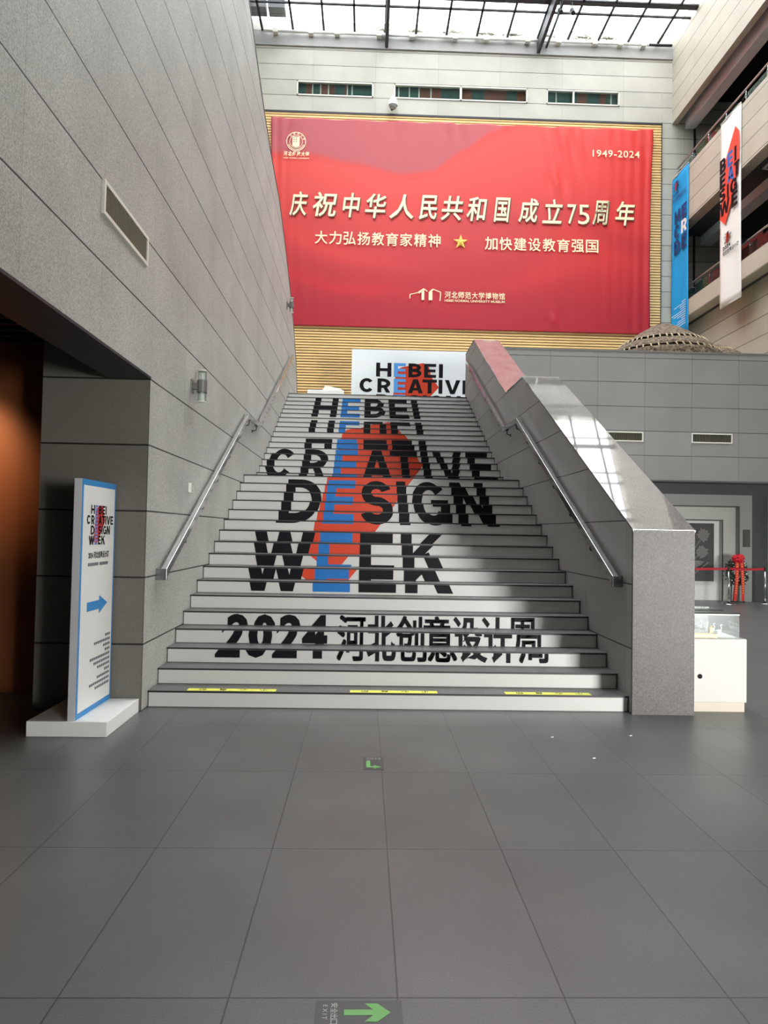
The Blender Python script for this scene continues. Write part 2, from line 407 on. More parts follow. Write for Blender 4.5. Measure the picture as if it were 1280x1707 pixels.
# wall under and over the ground-floor portal, seen right of the stairs
PY = 17.1
struct('wall_parapet', MB().box(3.09, 16, PY, PY+.35, 3.06, 6.30), M_front)
struct('trim_3', MB().box(3.09, 16, PY-.02, PY+.37, 6.30, 6.335), plain('parapet_cap', srgb(120, 120, 118), .4))
struct('ceiling_lower', MB().box(3.09, 16, PY+.35, 18.6, 3.06, 3.2), M_dgrey)
struct('wall_lower', MB().box(3.09, 6.69, 17.8, 18.0, 0, 3.06).box(10.15, 16, 17.8, 18.0, 0, 3.06).box(6.69, 10.15, 17.8, 18.0, 2.78, 3.06), M_dgrey)
struct('wall_lower_right', MB().box(12.6, 12.9, -10, 17.1, 0, 9.75), M_gal)

# back wall with its three windows
WIN = [(-2.91, .01), (.81, 5.96), (6.70, 9.54)]
WZ0, WZ1 = 18.28, 18.85
bw = MB().box(-4.8, 16, YB, YB+.4, UF-.3, 17.62).box(-4.8, 16, YB, YB+.4, 17.62, WZ0).box(-4.8, 16, YB, YB+.4, WZ1, 21.2)
xs = [-4.8]+[q for ww in WIN for q in ww]+[16]
for i in range(0, len(xs), 2): bw.box(xs[i], xs[i+1], YB, YB+.4, WZ0, WZ1)
struct('wall_back', bw, M_back)
struct('trim_4', MB().box(-4.7, 12.4, YB-.06, YB, 20.18, 20.72), plain('gutter_band', srgb(158, 158, 154), .6))
M_teal = plain('teal_reflection', srgb(66, 100, 94), .8, noise=.15, scale=3)
M_brown = plain('brown_reflection', srgb(136, 84, 68), .8, noise=.15, scale=3)
M_wglass = thin_glass('window_glass', (.8, .85, .83, 1), .0, .12)
for n, (a, b) in enumerate(WIN):
    fr = MB().box(a, b, YB-.03, YB+.08, WZ0, WZ0+.05).box(a, b, YB-.03, YB+.08, WZ1-.05, WZ1).box(a, a+.05, YB-.03, YB+.08, WZ0, WZ1).box(b-.05, b, YB-.03, YB+.08, WZ0, WZ1)
    if n == 1: fr.box(3.34, 3.42, YB-.03, YB+.08, WZ0, WZ1)
    if n == 2: fr.box(a+1.02, a+1.08, YB-.03, YB+.08, WZ0, WZ1)
    wo = fr.build('window_%d' % (n+1), M_wframe); wo['kind'] = 'structure'
    MB().box(a+.05, b-.05, YB+.02, YB+.03, WZ0+.05, WZ1-.05).build('pane', M_wglass, wo)
    x = a+.06; mb1 = MB(); mb2 = MB(); mb3 = MB(); i = 0
    while x < b-.1:
        wd = random.uniform(.12, .55); x2 = min(x+wd, b-.06)
        (mb1 if random.random() < .5 else mb2).box(x, x2, YB+.16+.02*(i % 2), YB+.19+.02*(i % 2), WZ0, WZ1)
        if random.random() < (.75 if n == 1 and x < 3.3 else .35): mb3.box(x2-.05, x2, YB+.10, YB+.12, WZ0, WZ1)
        x = x2; i += 1
    mb1.build('reflection_strip', M_teal, wo); mb2.build('reflection_strip', M_brown, wo)  # teal and brown strips paint in the colours reflected by the window glass
    if mb3.v: mb3.build('mullion', M_wframe, wo)
    MB().box(a, b, YB+.3, YB+.39, WZ0, WZ1).build('back_board', M_black, wo)
# wood slat cladding
ms = MB(); z = UF+.03
while z < 17.56:
    ms.box(-4.6, 11.17, YB-.075, YB-.02, z, z+.068); z += .105
sl_o = struct('wall_slat_cladding', ms, M_slat)
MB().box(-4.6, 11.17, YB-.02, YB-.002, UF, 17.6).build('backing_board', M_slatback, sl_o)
struct('trim_5', MB().box(-4.6, 11.2, YB-.1, YB, 17.56, 17.62).box(11.17, 11.21, YB-.06, YB, UF, 17.62), M_dark)

# right gallery: three storeys of stone fascias with recessed walkways
XB = 15.2
Y0G = -10
struct('wall_gallery_top', MB().box(XG, XG+.22, Y0G, YB, 17.65, 21.2), M_gal)
struct('wall_gallery_upper', MB().box(XG, XG+.4, Y0G, YB, 13.25, 15.30), M_gal)
struct('wall_gallery_lower', MB().box(XG, XG+.4, Y0G, YB, 9.70, 10.33), M_gal)
struct('floor_gallery', MB().box(XG+.4, XB, Y0G, YB, 14.7, 15.0).box(XG+.4, XB, Y0G, YB, 9.72, 9.95).box(XG+.4, XB, Y0G, YB, 13.27, 13.4), M_dgrey)
struct('trim_6', MB().box(12.12, 12.5, Y0G, YB-.02, 17.48, 18.12).box(12.75, 13.2, Y0G, YB, 12.95, 13.3), plain('gallery_beam', srgb(222, 224, 228), .6))
struct('ceiling_gallery', MB().box(XG+.45, XB, Y0G, YB, 18.6, 18.8).box(XG+.2, 12.36, Y0G, YB, 18.3, 18.5), M_black)
struct('wall_gallery_rear', MB().box(XB, XB+.3, Y0G, YB, 9.7, 18.8), M_darkwall)
struct('wall_gallery_base', MB().box(12.15, 12.6, PY+.35, YB, UF, 9.70).box(12.15, 16, Y0G, PY+.35, 9.5, 9.7), M_gal)
struct('wall_gallery_end', MB().box(11.21, 16, YB-.012, YB, UF, 18.8), M_back)
struct('trim_7', MB().box(12.45, 12.52, YB-.06, YB-.012, 9.7, 17.65), M_dark)

# ------------------------------------------------------------------ skylight
sk = MB()
SX0, SX1, SY0, SY1, SZ = -4.7, 12.4, 4.0, 26.0, 20.72
for i in range(15):
    x = -4.26+1.172*i
    sk.box(x-.04, x+.04, SY0, SY1, SZ-.02, SZ+.03)
y = SY1
rows = []
while y > SY0:
    rows += [y, y-1.5]
    y -= 2.1
for yy in rows:
    if yy > SY0: sk.box(SX0, SX1, yy-.04, yy+.04, SZ-.02, SZ+.03)
skf = struct('ceiling_skylight', sk, M_dark)
MB().box(SX0, SX1, SY0, SY1, SZ+.032, SZ+.04).build('skylight_pane', M_sky, skf)
y = 23.95
while y > SY0:
    MB().box(SX0, SX1, y-.06, y+.12, SZ-.04, SZ+.03).build('crossbeam', M_dark, skf); y -= 4.2
for x in (.49, 6.35):
    MB().box(x-.06, x+.06, 20.0, YB-.06, SZ-.5, SZ-.03).build('rafter', M_dark, skf)
MB().box(6.62, 6.68, 21, YB-.1, SZ-.32, SZ-.22).build('tie_rod', M_dark, skf)

# ------------------------------------------------------------------ staircase
stair = thing('staircase', 'wide stone staircase, its white risers printed with giant black, blue and red lettering', 'staircase', (0, Y1, 0))
BLK, BLU, RED = {}, {}, {}
def put(store, polys, swap=False):
    for p in polys:
        z0 = min(q[1] for q in p); z1 = max(q[1] for q in p)
        for k in range(max(1, int(z0)), min(34, int(z1)+1)+1):
            c = clip_poly(p, k-1+.03, k-.03)
            if not c: continue
            kk = k
            if swap and k == 9: kk = 8
            if swap and k == 8: kk = 9
            store.setdefault(kk, []).append([(q[0], q[1]+(kk-k)) for q in c])
S, SB = .148, 1.0
EC = (-.605, -.163)
def row(spec, z0, z1, sb, swap=False):
    for ch, a, b in spec: put(BLK, letter(ch, a, b, z0, z1, S, sb), swap)
    put(BLU, letter('E', EC[0], EC[1], z0, z1, S*.98, sb), swap)
row([('H', -1.27, -.70), ('B', -.06, .43), ('E', .525, .975), ('I', 1.08, 1.23)], 28.5, 33.06, .95)
row([('C', -1.88, -1.34), ('R', -1.21, -.73), ('A', -.065, .485), ('T', .47, 1.01), ('I', 1.075, 1.22), ('V', 1.31, 1.89), ('E', 1.975, 2.41)], 17.25, 21.85, .95)
row([('D', -1.25, -.67), ('S', -.07, .415), ('I', .495, .645), ('G', .72, 1.28), ('N', 1.36, 1.91)], 11.73, 16.58, 1.0)
row([('W', -1.49, -.67), ('E', -.06, .385), ('K', .495, 1.07)], 6.2, 10.92, 1.0, True)
# the second, broken HEBEI: riser by riser as the strips are stuck
for k, bl, bu in (
    (28, [(-1.25, -1.105, 27, 27.64), (-.855, -.71, 27, 27.64), (-.065, .36, 27, 27.6), (.525, .97, 27, 27.6), (1.08, 1.23, 27, 27.6)], [(-.605, -.165, 27, 27.6)]),
    (27, [(-1.25, -1.11, 26, 27), (-.855, -.71, 26, 27), (-.065, .08, 26, 27), (.285, .43, 26, 27), (.53, .68, 26, 27), (.68, .97, 26.75, 27), (1.08, 1.23, 26, 27)], [(-.605, -.46, 26, 27), (-.46, -.165, 26.7, 27)]),
    (26, [(-1.25, -1.11, 25.1, 26), (-.855, -.71, 25.1, 26), (-.065, .08, 25.1, 26), (.28, .43, 25.1, 26), (.53, .68, 25.1, 26), (1.08, 1.23, 25.1, 26)], [(-.605, -.46, 25.1, 26)]),
    (24, [(-1.255, -.705, 23, 23.8), (-.06, .42, 23, 23.8), (.525, .945, 23, 23.8), (1.08, 1.23, 23, 23.8)], [(-.605, -.195, 23, 23.8)]),
    (23, [(-1.255, -1.105, 22, 23), (-.85, -.70, 22, 23), (-.06, .44, 22, 23), (.525, .98, 22, 23), (1.075, 1.23, 22, 23)], [(-.605, -.165, 22, 23)])):
    put(BLK, [rect(*q) for q in bl]); put(BLU, [rect(*q) for q in bu])
redpoly = [(.5, 27.65), (.71, 25.73), (.88, 24.25), (.99, 20.9), (1.085, 19.63), (.99, 18.7), (.69, 16.2), (.41, 13.47), (.14, 11.0), (-.07, 9.04), (-.29, 7.17), (-.36, 6.7), (-.45, 6.7), (-.60, 7.44), (-.78, 8.37), (-.70, 12.0), (-.62, 17.02), (-.52, 24.66), (-.46, 25.6), (-.22, 26.13)]
def fan(poly, c=(.1, 17)):
    return [[c, poly[i], poly[(i+1) % len(poly)]] for i in range(len(poly))]
put(RED, fan(redpoly), True)
for ch, a, b in (('2', -1.49, -1.24), ('0', -1.205, -.955), ('2', -.915, -.665), ('4', -.64, -.375)):
    put(BLK, text_polys(ch, offset=.05, box=(a, b, 2.36, 4.84)))
for i, ch in enumerate('河北创意设计周'):
    a = -.27+i*.3125
    put(BLK, text_polys(ch, offset=.03, box=(a, a+.30, 2.22, 4.86)))
M_tr = M_tread
def step(k):
    y = yr(k); z = k*H
    mb = MB().box(XL+.002, XR-.002, y-.012, y+T+.03, z-.016, z)
    if k == 17: mb = MB().box(XL+.002, XR-.002, y-.012, Y2-T+.05, z-.016, z)
    if k == 34: mb = MB().box(XL+.002, XR-.002, y-.012, y+.36, z-.016, z)
    bk = y+T+.03 if k not in (17, 34) else (Y2-T+.05 if k == 17 else y+.36)
    mb.box(XL+.002, XR-.002, y, bk, max(0, z-H-.12), z-.016)
    o = mb.build('step', M_tr, stair)
    MB().box(XL+.002, XR-.002, y-.017, y-.011, z-.0155, z+.001).build('nosing_strip', M_nose, o)
    MB().box(XL+.012, XR-.012, y-.006, y-.0005, z-H+.004, z-.017).build('riser_panel', M_riserpan, o)
    for store, nm, mat, dy, lb in ((RED, 'red_print', M_redink, .0075, 'orange red map-shaped print'), (BLU, 'blue_lettering', M_blue, .010, 'blue letter E'), (BLK, 'black_lettering', M_ink, .0105, None)):
        if k in store:
            m = MB()
            for i, p in enumerate(store[k]):
                c = clip_poly(p, k-1+.03, k-.115)
                if c: m.face([(q[0], y-dy-(i % 7)*.00025, q[1]*H) for q in c])
            if m.v:
                l = m.build(nm, mat, o)
                if lb: l['label'] = lb
for k in range(1, 35): step(k)

# yellow warning tapes on the first tread
for (a, b, lb) in ((-1.62, -.80, 'yellow warning tape on the first stair tread, nearest the left handrail'), (-.11, .71, 'yellow warning tape in the middle of the first stair tread'), (1.35, 2.16, 'yellow warning tape on the first stair tread, nearest the granite balustrade')):
    t = thing('warning_tape', lb, 'tape', ((a+b)/2, 6.53, H), 'warning tapes on the first tread')
    MB().box(a, b, 6.475, 6.565, H+.0015, H+.003).build('tape_strip', M_yellow, t)
    m = MB()
    for i, ch in enumerate('阶台心小'):
        u = a+.1+i*.19
        m.polys(text_polys(ch, offset=.01, box=(u, u+.07, 0, .065)), lambda x, y, u=u: (2*u+.07-x, 6.5525-y, H+.0045))
    m.build('tape_lettering', M_ink, t)

# ------------------------------------------------------------------ handrails
def rail(xc, wallx, pts, name, label, brk):
    t = thing(name, label, 'handrail', (xc, pts[0][0], pts[0][1]-.1))
    m = MB(); hw, hh = .028, .08
    # mitred rectangular section
    secs = []
    for i, p in enumerate(pts):
        d = []
        if i > 0: d.append((Vector(pts[i])-Vector(pts[i-1])).normalized())
        if i < len(pts)-1: d.append((Vector(pts[i+1])-Vector(pts[i])).normalized())
        dd = sum(d, Vector((0, 0))).normalized(); nn = Vector((-dd.y, dd.x)); c = nn.dot(Vector((-d[0].y, d[0].x)))
        nn = nn/c
        P = Vector(p)
        a, b = P, P-nn*hh
        secs.append([(xc-hw, a.x, a.y), (xc+hw, a.x, a.y), (xc+hw, b.x, b.y), (xc-hw, b.x, b.y)])
    n0 = len(m.v)
    for s_ in secs: m.v += s_
    for i in range(len(secs)-1):
        for q in range(4):
            r_ = (q+1) % 4
            m.f.append((n0+4*i+q, n0+4*i+r_, n0+4*i+4+r_, n0+4*i+4+q))
    m.f.append((n0, n0+1, n0+2, n0+3)); e = n0+4*(len(secs)-1); m.f.append((e, e+1, e+2, e+3))
    m.build('rail_tube', M_steel, t, bevel=.004)
    def zat(y):
        for a, b in zip(pts, pts[1:]):
            if a[0] <= y <= b[0]: return a[1]+(b[1]-a[1])*(y-a[0])/(b[0]-a[0])
    sg = 1 if wallx < xc else -1
    for y in brk:
        z = zat(y)-.085
        b = MB().tube((xc, y, z), (xc, y, z-.07), .009, 8).tube((xc, y, z-.07), (wallx, y, z-.09), .009, 8).tube((wallx+sg*.001, y, z-.09), (wallx+sg*.008, y, z-.09), .03, 14)
        b.box(xc-.02, xc+.02, y-.05, y+.05, z-.008, z+.004)
        b.build('bracket', M_dark, t)
    y0, z0 = pts[0]
    MB().box(min(xc-.035, wallx), max(xc+.031, wallx), y0-.008, y0+.03, z0-.105, z0+.003).build('end_plate', M_endp, t, bevel=.004)
    return t
rail(-1.90, -1.975, [(6.62, 1.26), (11.0, 3.49), (12.2, 3.53), (17.25, 6.05)], 'handrail', 'steel handrail bracketed to the tall stone wall beside the stairs', [7.4+i*.75 for i in range(13)])
rail(2.44, 2.51, [(6.64, 1.26), (11.05, 3.53), (12.12, 3.55), (16.85, 5.93)], 'handrail', 'steel handrail bracketed to the granite-capped balustrade of the stairs', [7.4+i*.75 for i in range(13)])

# ------------------------------------------------------------------ wall fittings, left wall
def sconce(y, z, label):
    x = -1.86
    t = thing('wall_lamp', label, 'lamp', (-1.975, y, z), 'wall lamps on the tall stone wall')
    MB().box(-1.975, -1.962, y-.055, y+.055, z-.075, z+.075).build('back_plate', M_steel2, t, bevel=.004)
    MB().box(-1.964, x-.03, y-.03, y+.03, z-.035, z+.035).build('arm', M_steel2, t)
    MB().tube((x, y, z-.068), (x, y, z+.068), .056, 24).build('lamp_band', M_steel2, t, smooth=False)
    for s_ in (1, -1):
        a, b = (z+.068, z+.175) if s_ > 0 else (z-.175, z-.068)
        g = MB().tube((x, y, a), (x, y, b), .05, 24, cap=False).tube((x, y, a), (x, y, b), .044, 24, cap=False)
        g.build('glass_shade', M_glass, t, smooth=True)
        MB().tube((x, y, a), (x, y, a+(b-a)*.8) if s_ > 0 else (x, y, b), .026, 16).build('diffuser', M_white, t, smooth=True)
        e = b if s_ > 0 else a
        MB().tube((x, y, e-.004), (x, y, e+.004), .052, 24).build('end_cap', M_white, t)
M_steel2 = plain('grey_lamp_metal', srgb(120, 118, 116), .45, .4)
sconce(7.78, 3.25, 'grey metal wall lamp with glass cylinders above and below, over the lower handrail')
sconce(16.5, 7.06, 'small far wall lamp high on the tall wall beside the red banner')
t = thing('wall_button', 'small white button box on the stone wall above the lower handrail', 'switch', (-1.975, 7.77, 2.10))
MB().box(-1.975, -1.955, 7.735, 7.805, 2.05, 2.16).build('housing', M_white, t, bevel=.004)
MB().tube((-1.955, 7.77, 2.115), (-1.948, 7.77, 2.115), .014, 14).build('push_button', M_wframe, t)
def grille(a, b, z0, z1, plane, pos, label, cat='vent', frame=.03, n=30, slant=True):
    # plane 'x': lies on x = pos facing +x; 'y': lies on y = pos facing -y
    def bx(m, u0, u1, d0, d1, w0, w1):
        if plane == 'x': m.box(pos+d0, pos+d1, u0, u1, w0, w1)
        else: m.box(u0, u1, pos-d1, pos-d0, w0, w1)
        return m
    t = thing('ventilation_grille', label, cat, (pos, a, z0) if plane == 'x' else (a, pos, z0))
    f = MB()
    for q in ((a, b, z0, z0+frame), (a, b, z1-frame, z1), (a, a+frame, z0+frame, z1-frame), (b-frame, b, z0+frame, z1-frame)): bx(f, q[0], q[1], 0, .022, q[2], q[3])
    f.build('frame', M_wframe, t)
    bx(MB(), a+frame, b-frame, 0, .003, z0+frame, z1-frame).build('backing', M_black, t)
    s_ = MB()
    for i in range(n):
        u = a+frame+(b-a-2*frame)*(i+.5)/n
        bx(s_, u-.004, u+.004, .003, .016, z0+frame, z1-frame)
    s_.build('louvre', plain('louvre_paint', srgb(120, 116, 96), .6), t)
    return t
grille(5.05, 6.08, 3.95, 4.21, 'x', -1.975, 'white-framed ventilation grille in the tall stone wall above the passage lintel')
grille(5.91, 6.95, 4.03, 4.28, 'y', PY, 'white-framed ventilation grille in the grey parapet wall, partly behind the balustrade')
grille(8.18, 9.22, 4.03, 4.28, 'y', PY, 'white-framed ventilation grille in the grey parapet wall, clear of the balustrade')

# ------------------------------------------------------------------ red banner
def banner():
    t = thing('red_banner', 'huge red celebration banner with gold Chinese lettering on the slatted wall', 'banner', (3.5, YB-.1, 9.4))
    x0, x1, z0, z1 = -3.84, 10.82, 9.36, 17.33
    nu, nv = 300, 160
    def lerp(a, b, q): return tuple(a[i]+(b[i]-a[i])*q for i in range(3))
    def sm(a, b, x):
        q = max(0, min(1, (x-a)/(b-a))); return q*q*(3-2*q)
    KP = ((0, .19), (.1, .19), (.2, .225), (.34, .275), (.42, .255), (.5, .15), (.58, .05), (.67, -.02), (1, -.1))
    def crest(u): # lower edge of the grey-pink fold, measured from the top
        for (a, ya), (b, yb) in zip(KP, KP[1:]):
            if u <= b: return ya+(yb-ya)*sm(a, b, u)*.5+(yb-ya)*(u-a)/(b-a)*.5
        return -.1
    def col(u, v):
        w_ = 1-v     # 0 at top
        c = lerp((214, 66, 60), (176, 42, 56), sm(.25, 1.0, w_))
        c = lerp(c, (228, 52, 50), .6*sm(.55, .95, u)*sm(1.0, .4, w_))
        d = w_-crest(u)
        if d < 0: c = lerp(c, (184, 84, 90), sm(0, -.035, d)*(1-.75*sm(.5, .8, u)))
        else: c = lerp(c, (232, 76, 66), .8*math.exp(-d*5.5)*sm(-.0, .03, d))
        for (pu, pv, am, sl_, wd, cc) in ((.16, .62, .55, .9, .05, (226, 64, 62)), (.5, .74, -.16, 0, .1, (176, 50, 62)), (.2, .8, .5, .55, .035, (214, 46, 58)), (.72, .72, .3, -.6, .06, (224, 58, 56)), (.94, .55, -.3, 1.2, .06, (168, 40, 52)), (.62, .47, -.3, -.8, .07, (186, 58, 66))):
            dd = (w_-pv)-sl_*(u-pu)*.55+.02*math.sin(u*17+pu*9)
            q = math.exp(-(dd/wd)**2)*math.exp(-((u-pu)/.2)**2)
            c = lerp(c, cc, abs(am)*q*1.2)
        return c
    me = bpy.data.meshes.new('banner_cloth'); V = []; F = []; Cc = []
    def wr(u, v):
        e = 0
        for cx, cv, ln, an, am in ((.475, .99, .16, .1, .05), (.77, .93, .3, .55, .06), (.75, .74, .2, .6, .05), (.985, .95, .3, 1.0, .05), (.06, .99, .1, -.8, .03), (.33, .99, .12, -.7, .03), (.6, .99, .1, .6, .03), (.9, .98, .1, .5, .03), (.75, .06, .1, .7, .045), (.02, .02, .12, .4, .03)):
            du, dv = (u-cx)*1.85, v-cv
            g = math.exp(-((du*du+dv*dv)/(ln*.35)**2))
            e += am*g*math.sin((du*math.cos(an)+dv*math.sin(an)*.35)*95+cx*20)
        e += .018*math.exp(-(1-u)/.06)*math.sin((1-u)*230)+.016*math.exp(-u/.03)*math.sin(u*260)
        e += .006*math.sin(u*150+2*math.sin(v*3))*max(0, .7-v)
        return e
    for j in range(nv+1):
        for i in range(nu+1):
            u, v = i/nu, j/nv
            sag = .05*(math.sin(u*9*PI)**2)*math.exp(-(1-v)/.01)
            inn = -.06*math.sin(v*PI)*(1 if u > .5 else -1)*math.exp(-min(u, 1-u)/.02)
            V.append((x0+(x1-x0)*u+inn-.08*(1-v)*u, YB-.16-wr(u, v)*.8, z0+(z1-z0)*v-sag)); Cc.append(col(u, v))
    for j in range(nv):
        for i in range(nu):
            a = j*(nu+1)+i; F.append((a, a+1, a+nu+2, a+nu+1))
    org = Vector(t.location)
    me.from_pydata([tuple(Vector(p)-org) for p in V], [], F)
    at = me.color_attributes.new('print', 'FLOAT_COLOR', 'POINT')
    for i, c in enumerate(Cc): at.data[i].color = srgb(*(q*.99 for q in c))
    for p in me.polygons: p.use_smooth = True
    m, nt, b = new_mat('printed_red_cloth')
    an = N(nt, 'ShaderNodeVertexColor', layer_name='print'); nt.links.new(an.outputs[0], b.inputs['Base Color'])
    b.inputs['Roughness'].default_value = .42; b.inputs['Specular IOR Level'].default_value = .35
    me.materials.append(m)
    o = bpy.data.objects.new('banner_cloth', me); C.objects.link(o); o.parent = t
    so_ = o.modifiers.new('thick', 'SOLIDIFY'); so_.thickness = .006; so_.offset = -1
    gold = plain('gold_print', srgb(250, 238, 196), .5, noise=.03); gold2 = plain('gold_star', srgb(236, 196, 84), .5); shd = plain('shadow_print', srgb(96, 66, 40), .6)
    yt = YB-.215
    def line(body, x0_, z0_, x1_, z1_, name, off, mat=gold, dy=0, dx=0, dz=0, shear=0):
        # the line sinks slightly to the right as the banner hangs; one cell per character
        n = len(body); cw = (x1_-x0_)/n; m_ = MB()
        for i, ch in enumerate(body):
            a = x0_+i*cw+cw*.06; b_ = a+cw*.88
            pol = text_polys(ch, offset=off, box=(a, b_, z0_, z1_), shear=shear)
            m_.polys(pol, lambda x, z: (x+dx, yt+dy, z+dz), (0, -1, 0))
        m_.build(name, mat, t)
    chars = '庆祝中华人民共和国成立'
    cells = [(-3.03, -1.99), (-1.78, -.66), (-.38, .46), (.72, 1.88), (2.06, 3.32), (3.62, 4.62), (4.76, 5.98), (6.02, 7.02)]
    # headline glyph cells measured along the banner
    cells = []
    px = [(484, 514), (522, 562), (571, 600), (608, 643), (648, 688), (697, 727), (733, 770), (776, 810), (821, 849), (862, 896), (902, 936)]
    for a, b_ in px: cells.append(((a-608)*.02298-.22, (b_-608)*.02298-.22))
    for nm, mat, dy, dx, dz in (('headline_shadow', shd, .004, .035, -.035), ('headline_lettering', gold, 0, 0, 0)):
        m_ = MB()
        for (a, b_), ch in zip(cells, chars):
            m_.polys(text_polys(ch, offset=.014, box=(a, b_, 13.52, 14.46), shear=.16), lambda x, z: (x+dx, yt+dy, z+dz), (0, -1, 0))
        for ch, a, b_ in (('7', 944, 959), ('5', 962, 981)):
            m_.polys(text_polys(ch, offset=.0, box=((a-608)*.02298-.22, (b_-608)*.02298-.22, 13.52, 14.28)), lambda x, z: (x+dx, yt+dy, z+dz), (0, -1, 0))
        for ch, a, b_ in (('周', 986, 1014), ('年', 1024, 1057)):
            m_.polys(text_polys(ch, offset=.014, box=((a-608)*.02298-.22, (b_-608)*.02298-.22, 13.52, 14.46), shear=.16), lambda x, z: (x+dx, yt+dy, z+dz), (0, -1, 0))
        m_.build(nm, mat, t)
    line('大力弘扬教育家精神', -2.12, 12.47, 2.70, 12.97, 'motto_lettering', .012)
    line('加快建设教育强国', 4.32, 12.43, 8.74, 12.93, 'motto_lettering', .012)
    m_ = MB()
    for k in range(5):
        a = PI/2+2*PI*k/5; cx, cz = 3.43, 12.70; R_ = .29
        p0 = (cx+R_*math.cos(a), cz+R_*math.sin(a)); pl = (cx+R_*.4*math.cos(a+PI/5), cz+R_*.4*math.sin(a+PI/5)); pr = (cx+R_*.4*math.cos(a-PI/5), cz+R_*.4*math.sin(a-PI/5))
        m_.face([(cx, yt-.03, cz), (pr[0], yt, pr[1]), (p0[0], yt, p0[1])]); m_.face([(cx, yt-.03, cz), (p0[0], yt, p0[1]), (pl[0], yt, pl[1])])
    m_.build('gold_star', gold2, t)['label'] = 'gold five-pointed star'
    MB().polys(text_polys('1949-2024', offset=.008, box=(8.45, 10.27, 16.16, 16.43), spacing=1.1), lambda x, z: (x, yt, z)).build('year_lettering', gold, t)
    # round emblem with its name below
    m_ = MB(); cx, cz = -2.87, 16.36
    for p in arc(cx, cz, .37, .37, .025, .025, 0, 360, 40)+arc(cx, cz, .25, .25, .015, .015, 0, 360, 36): m_.face([(q[0], yt, q[1]) for q in p])
    m_.face([(q[0], yt, q[1]) for q in ((cx-.14, cz+.19), (cx-.14, cz-.17), (cx, cz-.23), (cx+.13, cz-.17), (cx+.13, cz+.19))])
    for k, ch in enumerate('河北师范大学'):
        a = math.radians(160-28*k); ccx, ccz = cx+.305*math.cos(a), cz+.305*math.sin(a); rr = a-PI/2
        m_.polys(text_polys(ch, offset=.01, box=(-.04, .04, -.04, .04)), lambda x, z: (ccx+x*math.cos(rr)-z*math.sin(rr), yt, ccz+x*math.sin(rr)+z*math.cos(rr)))
    for k in range(18):
        a = math.radians(205+k*7.6); m_.face([(cx+r_*math.cos(a+d_), yt, cz+r_*math.sin(a+d_)) for r_, d_ in ((.285, -.04), (.325, -.04), (.325, .04), (.285, .04))])
    m_.build('emblem', gold, t)
    m_ = MB()
    for i in range(6):
        m_.box(cx-.10+(i % 2)*.08, cx-.06+(i % 2)*.08, yt-.004, yt-.003, cz+.12-.07*(i//2), cz+.15-.07*(i//2))
    m_.build('emblem_detail', shd, t)
    line('河北师范大学', -3.34, 15.80, -2.36, 16.0-.02, 'university_lettering', .03, shear=.15)
    MB().polys(text_polys('HEBEI NORMAL UNIVERSITY', offset=.01, box=(-3.34, -2.36, 15.70, 15.75)), lambda x, z: (x, yt, z)).build('university_lettering', gold, t)
    # museum mark
    m_ = MB()
    def bar(a, b_, wd):
        a = Vector(a); b_ = Vector(b_); d = (b_-a).normalized(); n_ = Vector((-d.y, d.x))*wd/2
        m_.face([(q.x, yt, q.y) for q in (a-n_, b_-n_, b_+n_, a+n_)])
    for a, b_, wd in (((1.54, 10.49), (1.54, 10.64), .03), ((1.54, 10.64), (1.9, 10.73), .03), ((1.86, 10.71), (2.08, 10.86), .08), ((2.03, 10.44), (2.03, 10.80), .1), ((2.08, 10.86), (2.2, 10.77), .03), ((2.32, 10.44), (2.32, 10.76), .14), ((2.30, 10.76), (2.42, 10.86), .06), ((2.42, 10.86), (2.70, 10.75), .03), ((2.70, 10.75), (2.68, 10.42), .03)): bar(a, b_, wd)
    m_.build('museum_mark', gold, t)
    line('河北师范大学博物馆', 2.84, 10.53, 5.16, 10.79, 'museum_lettering', .012)
    MB().polys(text_polys('HEBEI NORMAL UNIVERSITY MUSEUM', offset=.012, box=(2.86, 5.14, 10.40, 10.49)), lambda x, z: (x, yt, z)).build('museum_lettering', gold, t)
banner()

# ------------------------------------------------------------------ camera, pipe, spotlights on the back wall
t = thing('security_camera', 'white dome security camera hung on the back wall above the red banner', 'camera', (.77, YB, 17.9))
MB().box(.70, .84, YB-.03, YB, 18.08, 18.36).tube((.77, YB-.03, 18.2), (.77, YB-.3, 18.2), .035, 12).build('mount_arm', M_white, t)
MB().tube((.77, YB-.3, 18.22), (.77, YB-.3, 18.08), .045, 14).lathe([(.05, 18.1), (.14, 18.04), (.17, 17.93), (.17, 17.82)], (.77, YB-.3, 0), 20).build('housing', M_white, t, smooth=True)
MB().sphere((.77, YB-.3, 17.82), .15, 14).build('lens_dome', plain('smoked_dome', srgb(150, 150, 146), .15), t, smooth=True)
MB().tube((.74, YB-.36, 17.72), (.72, YB-.42, 17.58), .04, 10).build('lens', M_dark, t)
t = thing('drain_pipe', 'white pipe with clips running along the skylight edge', 'pipe', (-4.2, YB-.2, 20.6))
MB().tube((-4.2, YB-.2, 20.62), (10.6, YB-.2, 20.62), .055, 12).build('pipe_run', M_white, t, smooth=True)
MB().tube((10.6, YB-.2, 20.62), (11.5, YB-.2, 20.62), .05, 12).build('pipe_end', M_dark, t, smooth=True)
for x in (-3.75, -2.4, -1.4, .2, 1.45, 3.1, 4.3, 5.9, 7.1, 8.5, 9.5, 10.4):
    MB().box(x-.09, x+.09, YB-.27, YB-.06, 20.54, 20.7).build('pipe_clip', M_wframe, t)
